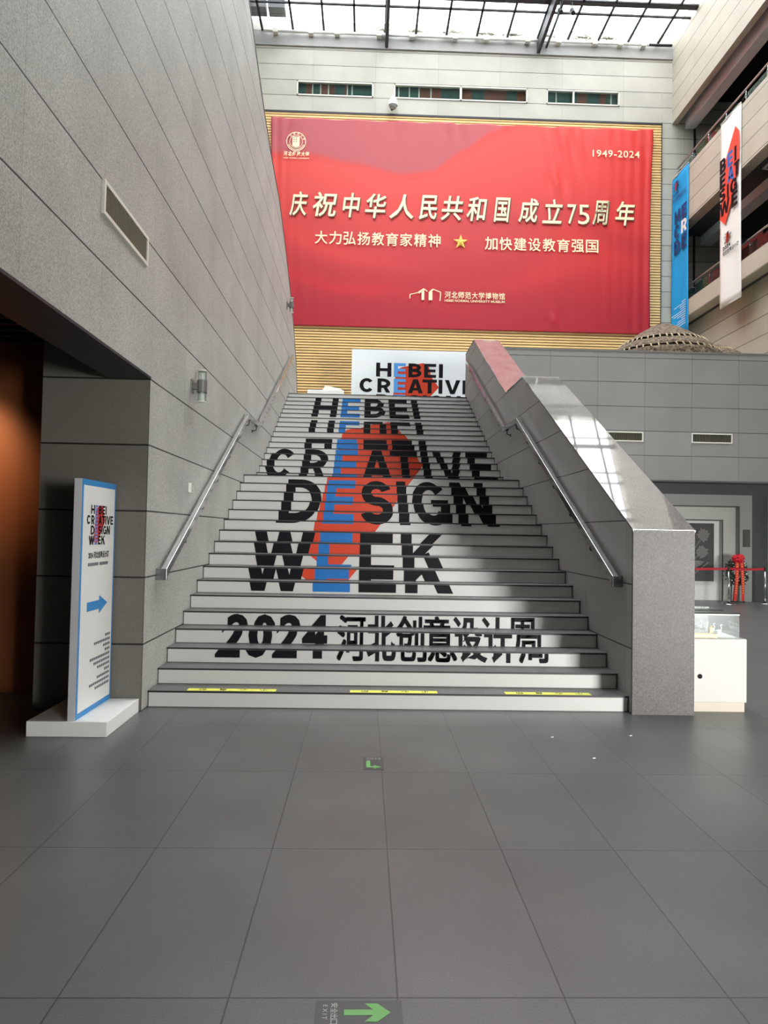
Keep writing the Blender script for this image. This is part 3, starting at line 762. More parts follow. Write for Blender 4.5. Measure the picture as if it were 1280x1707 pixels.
for x, lb in ((6.62, 'black spotlight hanging from the skylight beam beside the rafter'), (7.05, 'black spotlight hanging from the skylight beam, just clear of the rafter')):
    t = thing('spotlight', lb, 'spotlight', (x, 23.9, 20.5), 'spotlights under the skylight beam')
    MB().tube((x, 23.9, 20.68), (x, 23.9, 20.36), .02, 8).build('stem', M_dark, t)
    MB().tube((x, 23.95, 20.40), (x, 23.78, 20.18), .09, 14, .075).build('lamp_head', M_dark, t)
t = thing('roof_unit', 'dark equipment box above the skylight beside the tall wall', 'box', (-4.1, 26.2, 20.85))
MB().box(-4.65, -4.0, 24.9, 25.4, 20.84, 21.2).box(-3.92, -3.3, 24.9, 25.4, 20.84, 21.15).build('unit_casing', M_dark, t)
ml = MB()
for cx in (.3, 1.5, 3.0, 4.3, 5.3, 6.6, 8.0, 9.0):
    for i in range(60):
        x = cx+random.gauss(0, .2); y = 25.85+random.gauss(0, .04)-.05; z = SZ+.055+abs(random.gauss(0, .03)); a = random.random()*PI; r_ = .07
        ml.face([(x-r_*math.cos(a), y-r_*.4*math.sin(a), z), (x+r_*.3*math.sin(a), y+.03, z+.03), (x+r_*math.cos(a), y+r_*.4*math.sin(a), z+.01), (x-r_*.3*math.sin(a), y-.03, z+.02)])
o = ml.build('fallen_leaves', plain('dry_leaf', srgb(120, 112, 80), .8), None); o['kind'] = 'stuff'; tag(o, 'drifts of dry leaves lying on the skylight glass edge', 'leaves')

# ------------------------------------------------------------------ upper floor: board, pedestal, nests
def logo_row(store_k, store_b, spec, espec, z0, z1, s, sb):
    for ch, a, b in spec: store_k += letter(ch, a, b, z0, z1, s, sb)
    for ch, a, b in espec: store_b += letter(ch, a, b, z0, z1, s, sb)
def logo(u0, u1, v0, v1):
    """the four-line lock-up inside a box: (black, blue, red) polygons"""
    # design units follow the stair print: x -1.88..2.41, z 0..20
    K, B, R_ = [], [], []
    rows = [([('H', -1.27, -.70), ('B', -.06, .43), ('E', .525, .975), ('I', 1.08, 1.23)], 15.3, 19.8), ([('C', -1.88, -1.34), ('R', -1.21, -.73), ('A', -.065, .485), ('T', .47, 1.01), ('I', 1.075, 1.22), ('V', 1.31, 1.89), ('E', 1.975, 2.41)], 10.2, 14.7),
            ([('D', -1.25, -.67), ('S', -.07, .415), ('I', .495, .645), ('G', .72, 1.28), ('N', 1.36, 1.91)], 5.1, 9.6), ([('W', -1.49, -.67), ('E', -.06, .385), ('K', .495, 1.07)], 0, 4.5)]
    for spec, z0, z1 in rows: logo_row(K, B, spec, [('E', EC[0], EC[1])], z0, z1, S, .95)
    rp = [(.5, 20.0), (.71, 18.6), (.80, 15.5), (1.02, 13.0), (1.085, 12.2), (.9, 10.4), (.5, 6.8), (.1, 3.2), (-.2, .9), (-.45, .4), (-.72, 2.0), (-.66, 6), (-.60, 11), (-.52, 17.5), (-.3, 18.5)]
    R_ = fan(rp, (.1, 10))
    sx = (u1-u0)/(2.41+1.88); sz = (v1-v0)/19.8
    f = lambda P: [[(u0+(q[0]+1.88)*sx, v0+q[1]*sz) for q in p] for p in P]
    return f(K), f(B), f(R_)
BY = 22.0
bx0, bx1 = -.52, 3.75
t = thing('exhibition_board', 'white exhibition title board at the head of the stairs, the balustrade cutting off its text', 'board', (2, BY, UF))
MB().box(bx0, bx1, BY, BY+.25, UF, 7.50).build('board_panel', plain('board_white', srgb(232, 238, 240), .45, noise=.02), t, bevel=.006)
K, B, R_ = logo(-.255, 3.43, 5.10, 7.08)
m_ = MB()
for P in R_:
    c = clip_poly(P, UF+.05, 9)
    if c: m_.face([(q[0], BY-.003, q[1]) for q in c])
m_.build('red_print', M_redink, t)
for PP, nm, mat, dy in ((B, 'blue_lettering', plain('sky_blue_ink', srgb(86, 160, 232), .5), .005), (K, 'black_lettering', M_ink, .0055)):
    m_ = MB()
    for i, P in enumerate(PP):
        c = clip_poly(P, UF+.05, 9)
        if c: m_.face([(q[0], BY-dy-(i % 7)*.0004, q[1]) for q in c])
    m_.build(nm, mat, t)
t = thing('display_pedestal', 'low white pedestal just past the top of the stairs by the tall wall', 'pedestal', (-1.3, 22.2, UF))
MB().box(-1.9, -.75, 21.8, 22.7, UF, 6.12).build('pedestal_body', M_white, t, bevel=.01)
MB().prism([(-1.45, 6.12), (-.78, 6.12), (-.85, 6.2), (-1.35, 6.30)], 'y', 21.95, 22.5).build('display_block', M_wframe, t, bevel=.01)

def straw_mat():
    m, nt, b = new_mat('woven_bark')
    tc = N(nt, 'ShaderNodeTexCoord')
    n1 = N(nt, 'ShaderNodeTexNoise'); n1.inputs['Scale'].default_value = 14; n1.inputs['Detail'].default_value = 5; n1.inputs['Roughness'].default_value = .75
    nt.links.new(tc.outputs['Object'], n1.inputs['Vector'])
    cr = N(nt, 'ShaderNodeValToRGB'); cr.color_ramp.elements[0].position = .36; cr.color_ramp.elements[0].color = srgb(44, 35, 28); cr.color_ramp.elements[1].position = .66; cr.color_ramp.elements[1].color = srgb(150, 132, 108)
    nt.links.new(n1.outputs['Fac'], cr.inputs[0]); nt.links.new(cr.outputs[0], b.inputs['Base Color']); b.inputs['Roughness'].default_value = .9
    bp = N(nt, 'ShaderNodeBump'); bp.inputs['Strength'].default_value = .8; bp.inputs['Distance'].default_value = .05
    nt.links.new(n1.outputs['Fac'], bp.inputs['Height']); nt.links.new(bp.outputs[0], b.inputs['Normal'])
    return m
M_straw = straw_mat(); M_slatw = plain('pale_bamboo', srgb(190, 172, 138), .7); 
def nest(cx, cy, top_, sc, label, gaps):
    t = thing('woven_nest', label, 'sculpture', (cx, cy, UF), 'woven dome sculptures on the upper floor')
    prof = [(0.02, 0), (.14, -.02), (.36, -.11), (.62, -.27), (.9, -.46), (1.15, -.62), (1.38, -.82), (1.58, -1.05), (1.65, -1.4), (1.65, -2.2)]
    prof = [(r*sc, max(UF, top_+z*sc)) for r, z in prof]+[(1.65*sc, UF)]
    def rad(z):
        for (r0, z0), (r1, z1) in zip(prof, prof[1:]):
            if z1 <= z <= z0: return r0+(r1-r0)*(z0-z)/max(1e-6, z0-z1)
        return prof[-1][0]
    zs = [top_]; g = []
    for a, b in gaps: g.append((top_-a*sc, top_-b*sc))
    edges = [top_]+[e for q in g for e in q]+[UF]
    m_ = MB(); n = 72
    for i in range(0, len(edges), 2):
        a, b = edges[i], edges[i+1]; k = max(2, int((a-b)/.07))
        pr = [(rad(a-(a-b)*q/k)+random.uniform(-.012, .012), a-(a-b)*q/k) for q in range(k+1)]
        base = len(m_.v); m_.lathe(pr, (cx, cy, 0), n)
        for q in range(base, len(m_.v)):
            x, y, z = m_.v[q]; j = 1+random.uniform(-.012, .012); m_.v[q] = (cx+(x-cx)*j, cy+(y-cy)*j, z+random.uniform(-.008, .008))
    m_.build('woven_shell', M_straw, t)
    rb = MB()
    for a, b in g:
        for i in range(46):
            an = 2*PI*i/46+random.uniform(-.02, .02)
            rb.tube((cx+rad(a)*math.cos(an), cy+rad(a)*math.sin(an), a+.01), (cx+rad(b)*math.cos(an+.02), cy+rad(b)*math.sin(an+.02), b-.01), .014*sc+.004, 5)
    rb.build('bamboo_rib', M_slatw, t)
    # a darker lining seen through the gaps
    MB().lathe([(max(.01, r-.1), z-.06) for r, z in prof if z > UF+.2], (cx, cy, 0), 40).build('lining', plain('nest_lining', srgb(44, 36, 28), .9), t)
nest(8.48, 19.5, 7.79, 1.0, 'large woven bark dome rising behind the grey parapet below the blue hanging banner', [(.61, .685), (.93, 1.005)])
nest(10.85, 21.0, 7.66, .6, 'smaller woven bark dome behind the parapet, beside the large one', [(.30, .36)])

# ------------------------------------------------------------------ gallery balustrades and hanging banners
def balustrade(z0, z1, label, posts, yend):
    t = thing('glass_balustrade', label, 'balustrade', (XG+.2, yend, z0))
    xr = XG+.22
    MB().tube((xr, Y0G, z1), (xr, yend, z1), .035, 12).build('handrail', M_railw, t, smooth=True)
    for y in posts:
        MB().box(xr-.012, xr+.012, y-.03, y+.03, z0-.05, z1-.12).tube((xr, y, z1-.14), (xr, y, z1), .012, 8).tube((xr-.03, y, z1-.2), (xr+.05, y, z1-.2), .025, 8).build('post', M_steel, t)
    ps = sorted(posts)
    for a, b in zip(ps, ps[1:]):
        MB().box(xr+.02, xr+.032, a+.05, b-.05, z0-.03, z1-.13).build('glass_panel', M_gglass, t)
M_railw = plain('grey_handrail', srgb(190, 180, 176), .4, .3)
balustrade(15.30, 15.90, 'glass balustrade with steel posts on the upper gallery at the skylight level', [25.93-1.19*i for i in range(9)], 25.95)
balustrade(10.33, 10.98, 'glass balustrade with steel posts on the lower gallery behind the hanging banners', [25.93-1.25*i for i in range(9)], 25.95)
# things on the galleries
M_redp = plain('dark_red_panel', srgb(128, 50, 46), .6); M_teal2 = plain('teal_panel', srgb(46, 78, 82), .6)
for y0, y1, z0, z1, mt_, lb in ((22.2, 23.6, 9.95, 11.9, M_redp, 'dark red display panel behind the lower gallery glass'), (23.7, 24.3, 9.95, 11.7, M_teal2, 'teal display panel behind the lower gallery glass'), (23.6, 25.4, 15.0, 16.2, M_redp, 'dark red panel behind the upper gallery glass at the far corner'),):
    t = thing('exhibit_board', lb, 'panel', (13, y0, z0))
    MB().box(13.0, 13.08, y0, y1, z0, z1).build('panel_board', mt_, t); MB().box(12.97, 13.1, y0-.03, y0, z0, z1).box(12.97, 13.1, y1, y1+.03, z0, z1).build('panel_frame', M_dark, t)
t = thing('ceiling_vent', 'square air vent in the gallery soffit beside the white hanging banner', 'vent', (13, 20.3, 13.25))
MB().box(12.25, 12.3, 19.9, 21.0, 13.22, 13.27).box(12.95, 13.0, 19.9, 21.0, 13.22, 13.27).box(12.25, 13, 19.9, 19.95, 13.22, 13.27).box(12.25, 13, 20.95, 21, 13.22, 13.27).build('vent_frame', M_wframe, t)
MB().box(12.3, 12.95, 19.95, 20.95, 13.24, 13.262).build('vent_core', M_dark, t)
struct('trim_8', MB().box(12.4, 12.9, 19.2, 19.75, 9.95, 13.25), plain('pink_column', srgb(200, 178, 168), .6))

def drop_banner(name, label, y_near, y_far, z0, z1, mat, build):
    t = thing(name, label, 'banner', (XG-.03, (y_near+y_far)/2, z0), 'cloth banners hung from the upper gallery')
    m_ = MB(); n = 24; nu = 10
    def xx(u, v): return XG-.03-.012*math.sin(u*7+v*3)-.03*(1-v)**2*math.sin(u*4+1)
    idx = len(m_.v)
    for j in range(n+1):
        for i in range(nu+1):
            u, v = i/nu, j/n; m_.v.append((xx(u, v), y_far+(y_near-y_far)*u, z0+(z1-z0)*v))
    for j in range(n):
        for i in range(nu):
            a = j*(nu+1)+i; m_.f.append((a, a+1, a+nu+2, a+nu+1))
    o = m_.build('banner_cloth', mat, t, smooth=True); s_ = o.modifiers.new('thick', 'SOLIDIFY'); s_.thickness = .004
    MB().tube((XG-.035, y_far, z1), (XG-.035, y_near, z1), .018, 8).build('top_rod', M_white, t)
    MB().tube((XG-.03, y_far, z0), (XG-.03, y_near, z0), .014, 8).build('bottom_rod', mat, t)
    P = lambda u, z: (XG-.085, y_far+(y_near-y_far)*u, z)     # u 0..1 from the far edge to the near edge
    build(t, P)
LIFT = (-1, 0, 0)
def whiteb(t, P):
    red = fan([(.03, 12.15), (.30, 11.85), (.62, 12.45), (.98, 13.6), (.99, 14.45), (.80, 14.75), (.55, 14.35), (.28, 13.9), (.24, 13.5)], (.5, 13.3))
    MB().polys(red, lambda u, z: (P(u, z)[0]+.004, P(u, z)[1], P(u, z)[2])).build('red_print', plain('bright_red_ink', srgb(238, 76, 56), .5), t)
    K, B = [], []
    sx, sb = .105, .1
    for spec, z0, z1 in (([('B', .03, .34), ('I', .76, .86)], 13.62, 14.1), ([('E', .03, .32), ('T', .74, 1.0)], 13.12, 13.58), ([('S', .02, .32), ('I', .40, .49), ('G', .56, .90)], 12.66, 13.1), ([('W', .03, .53), ('E', .62, .92)], 12.18, 12.64)):
        for ch, a, b in spec: K += letter(ch, a, b, z0, z1, sx, sb)
    B += letter('E', .42, .68, 13.62, 14.1, sx, sb)+letter('A', .42, .74, 13.12, 13.58, sx, sb)
    MB().polys(K, P, LIFT).build('black_lettering', M_ink, t); MB().polys(B, P).build('blue_lettering', M_blue, t)
    k2, b2, r3 = logo(.24, .62, 11.19, 11.55)
    MB().polys(r3, lambda u, z: (P(u, z)[0]+.004, P(u, z)[1], P(u, z)[2])).build('red_print', M_redink, t)
    MB().polys(k2, P, LIFT).build('black_lettering', M_ink, t)
    MB().polys(text_polys('2024', offset=.03, box=(.18, .58, 11.02, 11.14)), P).polys(text_polys('河北创意设计周', offset=.02, box=(.18, .97, 10.83, 10.98)), P).build('small_lettering', M_ink, t)
def blueb(t, P):
    navy = plain('navy_ink', srgb(24, 44, 110), .5)
    K = []
    for ch, a, b, z0, z1 in (('H', .24, .58, 13.45, 13.95), ('E', .68, .99, 13.45, 13.95), ('C', .22, .58, 12.9, 13.38), ('D', .22, .58, 12.3, 12.82), ('E', .68, .99, 12.3, 12.82)): K += letter(ch, a, b, z0, z1, .115, .1)
    MB().polys(K, P, LIFT).build('navy_lettering', navy, t)
    MB().polys(letter('R', .66, .99, 12.9, 13.38, .115, .1), P, LIFT).build('white_lettering', M_white, t)
    k2, b2, r3 = logo(.14, .55, 14.75, 15.12)
    MB().polys(r3, lambda u, z: (P(u, z)[0]+.004, P(u, z)[1], P(u, z)[2])).build('red_print', M_redink, t)
    MB().polys(k2, P, LIFT).polys(text_polys('2024', offset=.03, box=(.12, .5, 14.55, 14.68)), P).polys(text_polys('河北创意设计周', offset=.02, box=(.12, .93, 14.34, 14.50)), P).build('small_lettering', navy, t)
    m_ = MB()
    for i, (a, gap) in enumerate(((.72, 0), (.25, 0), (.6, 0), (.66, .06), (.1, .02), (.22, 0), (.45, 0), (.7, .06), (.45, 0), (.05, .02), (.4, 0))):
        z = 10.32-i*.085-.0
        for q in range(int((.97-a)/.035)):
            u = a+.035*q; m_.polys([rect(u, u+.029, z, z+.028)], P)
    m_.build('credit_lines', M_white, t)
drop_banner('hanging_banner', 'narrow white cloth banner with red and navy lettering hung from the gallery', 21.0, 22.23, 9.19, 15.36, plain('white_cloth', srgb(238, 238, 232), .7, noise=.02), whiteb)
drop_banner('hanging_banner', 'narrow blue cloth banner hung from the gallery behind the woven dome', 24.53, 25.86, 9.19, 15.36, plain('blue_cloth', srgb(14, 160, 226), .7, noise=.02), blueb)

# ------------------------------------------------------------------ totem sign by the passage
t = thing('totem_sign', 'tall white sign with blue border and arrow standing on a white base beside the passage', 'sign', (-2.3, 5.95, 0))
MB().box(-2.62, -1.995, 5.52, 6.29, 0, .118).build('sign_base', M_white, t, bevel=.004)
MB().box(-2.315, -2.252, 5.545, 6.285, .118, 2.035).build('sign_panel', plain('sign_edge_white', srgb(200, 200, 202), .5), t, bevel=.003)
FX = -2.25; LIFT = (1, 0, 0)
bl = plain('sign_blue', srgb(58, 142, 206), .45)
MB().box(-2.253, FX, 5.546, 6.284, .119, 2.034).build('blue_border', bl, t)
MB().box(FX-.001, FX+.002, 5.575, 6.255, .165, 1.985).build('white_face', M_white, t)
P = lambda u, z: (FX+.004, 5.546+u*.738, z)
K, B, R_ = logo(.13, .91, 1.50, 1.83)
MB().polys(R_, lambda u, z: (FX+.003, 5.546+u*.738, z)).build('red_print', plain('sign_red_ink', srgb(205, 62, 62), .5), t)
MB().polys(K, P, LIFT).build('black_lettering', M_ink, t); MB().polys(B, P).build('blue_lettering', plain('sign_violet_ink', srgb(120, 140, 205), .5), t)
MB().polys(text_polys('2024 河北创意设计周', offset=.02, box=(.20, .80, 1.385, 1.445)), P).build('event_lettering', M_ink, t)
m_ = MB()
for i in range(16): 
    if i != 8: m_.polys([rect(.20+i*.037, .20+i*.037+.028, 1.325, 1.352)], P)
grey = plain('grey_small_print', srgb(110, 110, 118), .5)
m_.build('subtitle_line', grey, t)
MB().polys([[(.20, .955), (.55, .955), (.55, 1.03), (.20, 1.03)], [(.55, .915), (.80, .992), (.55, 1.07)]], P).build('arrow', bl, t)['label'] = 'blue arrow'
m_ = MB()
for i, (n_, gp) in enumerate(((3, 0), (9, 0), (4, 0), (3, .02), (11, 0), (9, 0), (7, 0), (3, .02), (7, 0), (11, 0), (8, 0))):
    z = .70-i*.042
    for q in range(n_): m_.polys([rect(.93-.055*(q+1), .93-.055*q-.012, z, z+.022)], P)
m_.build('credit_lines', grey, t)

# ------------------------------------------------------------------ floor exit marks
M_mark = plain('dark_sticker', srgb(62, 66, 64), .4); M_green = plain('green_glow_ink', srgb(104, 170, 88), .5); M_pale = plain('pale_print', srgb(170, 176, 168), .5)
t = thing('floor_exit_mark', 'small dark floor sticker with a bent green arrow in front of the stairs', 'floor sign', (.09, 4.96, 0), 'exit stickers on the floor')
MB().box(.02, .165, 4.83, 5.10, 0, .0015).build('sticker', M_mark, t)
FZ = .0025
MB().polys([rect(.042, .07, 4.875, 5.02), rect(.07, .10, 4.875, 4.90), [(.095, 4.85), (.15, 4.887), (.095, 4.925)]], lambda x, y: (x, y, FZ)).build('green_arrow', M_green, t)
m_ = MB()
for i, ch in enumerate('口出全安'):
    u = .045+i*.027
    m_.polys(text_polys(ch, offset=.01, box=(u, u+.021, 0, .04)), lambda x, y, u=u: (2*u+.021-x, 5.08-y, FZ))
m_.build('sticker_lettering', M_pale, t)
t = thing('floor_exit_mark', 'dark floor sticker with a straight green arrow nearest the viewer', 'floor sign', (.01, 2.36, 0), 'exit stickers on the floor')
MB().box(-.14, .16, 2.31, 2.475, 0, .0015).build('sticker', M_mark, t)
cy = 2.414
MB().polys([rect(-.04, .06, cy-.014, cy+.014), [(.03, cy-.045), (.075, cy-.045), (.12, cy), (.075, cy+.045), (.03, cy+.045), (.06, cy+.0135), (.06, cy-.0135)]], lambda x, y: (x, y, FZ)).build('green_arrow', M_green, t)
m_ = MB()
for i, ch in enumerate('安全出口'):
    y1_ = 2.462-i*.027
    m_.polys(text_polys(ch, offset=.005, box=(0, .024, 0, .024)), lambda x, y: (-.086+y, y1_-x, FZ))
m_.polys(text_polys('EXIT', offset=.0, box=(0, .072, 0, .015), spacing=1.5), lambda x, y: (-.113+y, 2.452-x, FZ))
m_.build('sticker_lettering', M_pale, t)
# scraps of paper on the floor
for x, y, lb in ((1.55, 5.62, 'white paper scrap on the floor in front of the steps, farther from the pillar'), (2.22, 5.68, 'white paper scrap on the floor close to the granite pillar'), (1.72, 5.1, 'white paper scrap on the floor nearest the viewer')):
    tag(MB().face([(x, y, .002), (x+.022, y+.006, .004), (x+.018, y+.024, .007), (x-.004, y+.016, .003)]).face([(x+.002, y, .008), (x+.016, y+.003, .012), (x+.01, y+.015, .003)]).build('paper_scrap', M_white, None), lb, 'litter', 'paper scraps on the floor')

# ------------------------------------------------------------------ display case right of the pillar
t = thing('display_plinth', 'white display plinth with a round cable hole beside the granite pillar', 'plinth', (3.2, 6.8, 0))
MB().box(2.95+.15, 3.655, 6.5, 7.15, .09, .69).build('plinth_body', plain('warm_white', srgb(194, 192, 185), .5, noise=.01), t, bevel=.006)
MB().box(3.10, 3.64, 6.515, 7.14, 0, .09).build('kick_base', plain('kick_beige', srgb(196, 188, 172), .6), t)
MB().tube((3.203, 6.5, .335), (3.203, 6.496, .335), .0225, 24).build('cable_hole', M_black, t)
t = thing('glass_cover', 'glass box lid standing on the white display plinth', 'glass case', (3.3, 6.82, .69))
gx0, gx1, gy0, gy1, gz0, gz1 = 3.12, 3.598, 6.53, 7.12, .69, .925
MB().box(gx0, gx1, gy0, gy0+.006, gz0, gz1).box(gx0, gx1, gy1-.006, gy1, gz0, gz1).box(gx1-.006, gx1, gy0, gy1, gz0, gz1).box(gx0, gx0+.006, gy0, gy1, gz0, gz1).build('glass_side', M_glass, t)
MB().box(gx0-.003, gx1+.003, gy0-.003, gy1+.003, gz1, gz1+.008).build('glass_top', thin_glass('top_glass', (.93, .97, .95, 1), .22), t)
MB().box(gx0, gx1, gy0-.004, gy0-.001, gz1-.014, gz1-.002).build('edge_strip', M_white, t)
MB().box(gx0, gx1+.003, gy0-.005, gy0-.003, gz1, gz1+.009).build('edge_strip', M_black, t)
M_por = plain('white_porcelain', srgb(236, 240, 242), .2, noise=.02)
birds = ((3.43, 6.98, 'white bird figurine in the glass case, rearmost, nearest the granite pillar'), (3.445, 6.885, 'white bird figurine in the glass case, second from the granite pillar'), (3.465, 6.785, 'white bird figurine in the glass case, behind the wooden block'), (3.485, 6.69, 'white bird figurine in the glass case, foremost, ahead of the string of white discs'))
def bird(x, y, lb):
    t = thing('bird_figurine', lb, 'figurine', (x, y, .69), 'white bird figurines in the glass case')
    k = .66; z0 = .69
    Q = lambda dx, dy, dz: (x+dx*k, y+dy*k, z0+dz*k)
    MB().sphere(Q(0, 0, .075), .03*k, 10, (1.25, .8, .85)).sphere(Q(-.035, 0, .085), .016*k, 8, (1.6, .6, .5)).build('body', M_por, t, smooth=True)
    pts = [Q(.025, 0, .085), Q(.036, 0, .11), Q(.03, 0, .138), Q(.018, 0, .152), Q(.022, 0, .166), Q(.034, 0, .168)]
    MB().path(pts, .0075*k, 8).sphere(Q(.034, 0, .168), .011*k, 8).tube(Q(.042, 0, .166), Q(.06, 0, .158), .004*k, 6, .001).build('neck_and_head', M_por, t, smooth=True)
    for d in (-.012, .012): MB().tube(Q(d, d*.4, .055), Q(d, d*.4, .0), .004*k, 6).build('leg', M_por, t)
    MB().tube(Q(0, 0, .0), Q(0, 0, .007), .024*k, 16).build('stand', M_por, t)
for b in birds: bird(*b)
M_brass = plain('pale_wood', srgb(214, 190, 120), .5, noise=.1)
t = thing('wooden_tray', 'pale wooden tray lying in the glass case beside the pillar', 'tray', (3.3, 6.6, .69))
MB().box(3.135, 3.405, 6.56, 6.645, .69, .70).build('tray_base', M_brass, t)
MB().box(3.135, 3.405, 6.56, 6.567, .70, .728).box(3.135, 3.405, 6.638, 6.645, .70, .728).box(3.398, 3.405, 6.567, 6.638, .70, .728).box(3.135, 3.142, 6.567, 6.638, .70, .728).build('tray_rim', M_brass, t)
t = thing('wooden_block', 'upright pale wooden block among the bird figurines', 'block', (3.40, 6.67, .69))
MB().box(3.375, 3.415, 6.655, 6.69, .69, .775).build('block_body', M_brass, t, bevel=.004); MB().tube((3.395, 6.672, .775), (3.395, 6.672, .79), .013, 12).build('block_knob', M_brass, t)
t = thing('disc_string', 'string of small white discs trailing across the glass case floor', 'ornament', (3.5, 6.62, .69))
for i in range(14):
    q = i/13; x = 3.435+.135*q; y = 6.625-.05*q; r_ = .024*(1-q)+.006
    MB().tube((x, y, .69+r_), (x+.007, y-.003, .69+r_*1.02), r_, 14).build('disc', M_por, t)

# ------------------------------------------------------------------ ground-floor portal with stepped frames
def portal():
    cxx = 8.42
    cols = [srgb(150, 154, 150), srgb(196, 196, 190), srgb(240, 241, 238)]
    dims = [(1.72, 2.78, 17.8), (1.36, 2.46, 17.95), (1.0, 2.10, 18.1)]
    inner = [(1.36, 2.46), (1.0, 2.10), None]
    for i in range(3):
        hw_, tp, yy = dims[i]; m_ = MB()
        if inner[i]:
            ihw, itp = inner[i]
            m_.box(cxx-hw_, cxx-ihw, yy, yy+.2, 0, tp).box(cxx+ihw, cxx+hw_, yy, yy+.2, 0, tp).box(cxx-ihw, cxx+ihw, yy, yy+.2, itp, tp)
            ed = MB().box(cxx+ihw-.0, cxx+ihw+.03, yy-.004, yy, 0, itp).box(cxx-ihw, cxx+ihw+.03, yy-.004, yy, itp, itp+.03)
        else: m_.box(cxx-hw_, cxx+hw_, yy, yy+.15, 0, tp)
        o = struct('trim_%d' % (9+i), m_, plain('portal_paint', cols[i], .45, noise=.02))
        if inner[i]: ed.build('frame_edge', M_dgrey, o)
    t = thing('relief_panel', 'dark grey relief picture with lotus flowers inside the stepped white frames', 'picture', (8.42, 18.08, .5))
    MB().box(7.6, 9.25, 18.04, 18.1, .50, 2.03).build('panel_ground', plain('charcoal_ground', srgb(74, 74, 74), .6, noise=.2, scale=5), t)
    rel = plain('grey_relief', srgb(128, 126, 124), .6, noise=.2, scale=20)
    m_ = MB(); PC = []
    def petal(x, z, a, ln, wd):
        pts = []
        for q in range(9):
            s_ = q/8; pts.append((s_*ln, wd*math.sin(PI*s_)))
        pp = pts+[(p[0], -p[1]) for p in pts[-2:0:-1]]
        m_.prism([(x+p[0]*math.cos(a)-p[1]*math.sin(a), z+p[0]*math.sin(a)+p[1]*math.cos(a)) for p in pp], 'y', 18.025-(PC.append(1) or len(PC))*.0006, 18.04)
    for fx, fz, sc in ((8.95, 1.72, .26), (8.9, 1.3, .22), (8.3, 1.55, .3), (7.9, 1.0, .25)):
        for k in range(11): petal(fx, fz, 2*PI*k/11+.2, sc*random.uniform(.6, 1), sc*.2)
    for a, b in (((8.95, 1.7), (8.45, .95)), ((8.9, 1.3), (8.5, .8)), ((8.3, 1.5), (8.35, .55)), ((9.1, 1.0), (8.6, .6))):
        d = Vector((b[0]-a[0], b[1]-a[1])).normalized(); n_ = Vector((-d.y, d.x))*.014
        m_.prism([(a[0]-n_.x, a[1]-n_.y), (b[0]-n_.x, b[1]-n_.y), (b[0]+n_.x, b[1]+n_.y), (a[0]+n_.x, a[1]+n_.y)], 'y', 18.028, 18.04)
    for k in range(7): petal(8.4+random.uniform(-.1, .45), .75+.07*k, random.uniform(-.2, 1.2), .3, .05)
    m_.build('relief_flower', rel, t)
    t = thing('wall_plaque', 'small dark plaque on the stepped frame above the flower stand', 'sign', (9.98, 17.8, 1.43))
    MB().box(9.89, 10.08, 17.785, 17.8, 1.43, 1.88).build('plaque_board', plain('plaque_dark', srgb(62, 66, 62), .4), t, bevel=.004)
    MB().box(9.915, 10.055, 17.781, 17.785, 1.45, 1.86).build('plaque_face', plain('plaque_face', srgb(72, 76, 72), .4), t)
portal()
struct('door_1', MB().box(10.55, 10.68, 17.74, 17.8, 0, 2.6).box(10.55, 12, 17.74, 17.8, 2.6, 2.75), plain('door_frame_pale', srgb(196, 196, 196), .5))

# stanchions with red belts
M_belt = plain('red_belt', srgb(190, 28, 48), .6)
def stanchion(x, y, lb, belt_to):
    t = thing('rope_stanchion', lb, 'stanchion', (x, y, 0), 'belt stanchions before the portal')
    MB().lathe([(.001, 0), (.17, 0), (.17, .012), (.10, .025), (.03, .04)], (x, y, 0), 28).build('stanchion_base', M_steel, t, smooth=True)
    MB().tube((x, y, .03), (x, y, .86), .022, 14).build('post', M_steel, t, smooth=True)
    MB().tube((x, y, .84), (x, y, .93), .032, 16).build('belt_head', plain('belt_head_black', srgb(40, 30, 34), .5), t)
    if belt_to:
        bx, by = belt_to
        m_ = MB(); n = 10
        for i in range(n):
            a, b = i/n, (i+1)/n
            sag = lambda q: .86-.02*math.sin(PI*q)
            p = lambda q: Vector((x+(bx-x)*q, y+(by-y)*q, 0))
            m_.face([(p(a).x, p(a).y-.002, sag(a)), (p(b).x, p(b).y-.002, sag(b)), (p(b).x, p(b).y-.002, sag(b)+.055), (p(a).x, p(a).y-.002, sag(a)+.055)])
        o = m_.build('belt', M_belt, t); s_ = o.modifiers.new('thick', 'SOLIDIFY'); s_.thickness = .003
stanchion(7.3, 17.0, 'chrome belt stanchion behind the granite pillar, at the hidden end of the red belt', None)
stanchion(9.12, 17.05, 'chrome belt stanchion standing between the relief picture and the flower stand', (7.34, 17.0))
stanchion(10.19, 17.30, 'chrome belt stanchion on the far side of the flower stand', (9.16, 17.06))

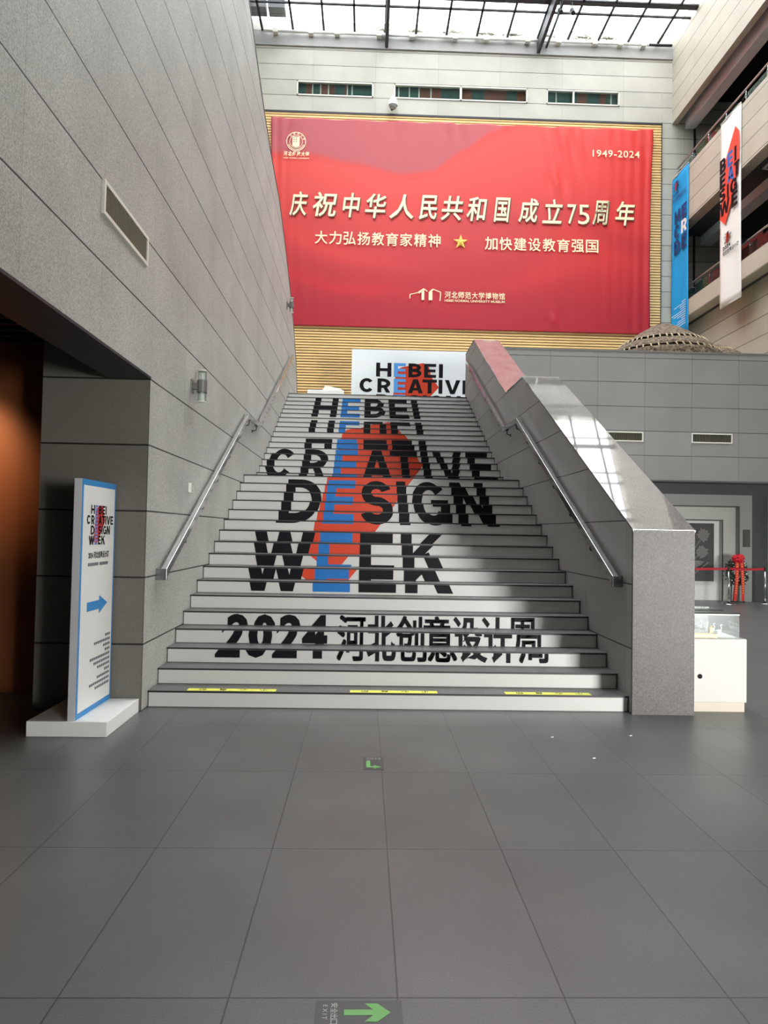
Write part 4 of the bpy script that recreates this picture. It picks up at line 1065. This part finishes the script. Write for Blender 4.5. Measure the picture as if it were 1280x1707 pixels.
# congratulatory flower stand
t = thing('flower_stand', 'red congratulation flower stand with two hanging ribbons behind the belt', 'flower stand', (9.55, 17.5, 0))
fxx, fy = 9.55, 17.48
m_ = MB()
for d in (-.17, .17): m_.tube((fxx+d, fy-.06, 0), (fxx+d*.6, fy, 1.0), .012, 8)
m_.tube((fxx, fy+.16, 0), (fxx, fy, .95), .012, 8); m_.tube((fxx-.19, fy-.06, .03), (fxx+.19, fy-.06, .03), .012, 8)
m_.build('stand_frame', M_dark, t)
rnd = random.Random(3)
m_ = MB()
for i in range(900):
    a = rnd.uniform(0, 2*PI); rr = rnd.uniform(.10, .29); x = fxx+rr*math.cos(a)*1.02; z = .78+rr*1.25*math.sin(a); y = fy+rnd.uniform(-.06, .06)
    if z < .45 and abs(x-fxx) < .1: continue
    an = rnd.uniform(0, 2*PI); L = rnd.uniform(.04, .08)
    d = Vector((math.cos(an), rnd.uniform(-.6, .3), math.sin(an))).normalized(); n_ = d.cross(Vector((rnd.random(), rnd.random()+.3, rnd.random()))).normalized()
    c = Vector((x, y, z)); m_.face([c, c+d*L*.5+n_*L*.22, c+d*L, c+d*L*.5-n_*L*.22])
m_.build('foliage', plain('dark_leaf', srgb(40, 58, 38), .6, noise=.3), t)
m_ = MB()
for i in range(26):
    a = rnd.uniform(0, 2*PI); rr = rnd.uniform(.12, .25); m_.sphere((fxx+rr*math.cos(a), fy-.07, .80+rr*1.2*math.sin(a)), rnd.uniform(.012, .022), 6)
m_.build('white_blossom', M_white, t)
m_ = MB()
for i in range(90):
    v = Vector((rnd.gauss(0, 1), rnd.gauss(0, 1)-.6, rnd.gauss(0, 1))).normalized()
    c = Vector((fxx, fy-.09, 1.13))+Vector((v.x*.135, v.y*.08, v.z*.10)); m_.sphere(c, rnd.uniform(.022, .036), 6)
m_.build('red_flower_ball', plain('red_petal', srgb(214, 24, 44), .5, noise=.3, scale=30), t, smooth=True)
M_rib = plain('red_ribbon', srgb(226, 44, 34), .5); M_rtx = plain('ribbon_yellow', srgb(250, 190, 110), .5)
for s_, (xa, xb) in enumerate((((fxx-.10, fxx-.005), (fxx-.15, fxx-.075)), ((fxx+.01, fxx+.105), (fxx+.06, fxx+.125)))):
    m_ = MB(); n = 12
    for i in range(n):
        def e(q):
            z = 1.05-.99*q; y = fy-.14-.03*math.sin(q*PI); return xa[0]+(xb[0]-xa[0])*q, xa[1]+(xb[1]-xa[1])*q, y, z
        a, b = e(i/n), e((i+1)/n)
        m_.face([(a[0], a[2], a[3]), (a[1], a[2], a[3]), (b[1], b[2], b[3]), (b[0], b[2], b[3])])
    o = m_.build('ribbon', M_rib, t); q = o.modifiers.new('thick', 'SOLIDIFY'); q.thickness = .003
    m_ = MB()
    for i in range(13):
        q = .05+.8*i/13; a = e(q); cx = (a[0]+a[1])/2; hw_ = (a[1]-a[0])*.26
        m_.box(cx-hw_, cx+hw_, a[2]-.010, a[2]-.009, a[3]-.022, a[3]-.014).box(cx-hw_*.8, cx+hw_*.8, a[2]-.010, a[2]-.009, a[3]-.006, a[3]+.002).box(cx-.006, cx+.006, a[2]-.010, a[2]-.009, a[3]-.022, a[3]+.012)
    m_.build('ribbon_characters', M_rtx, o)
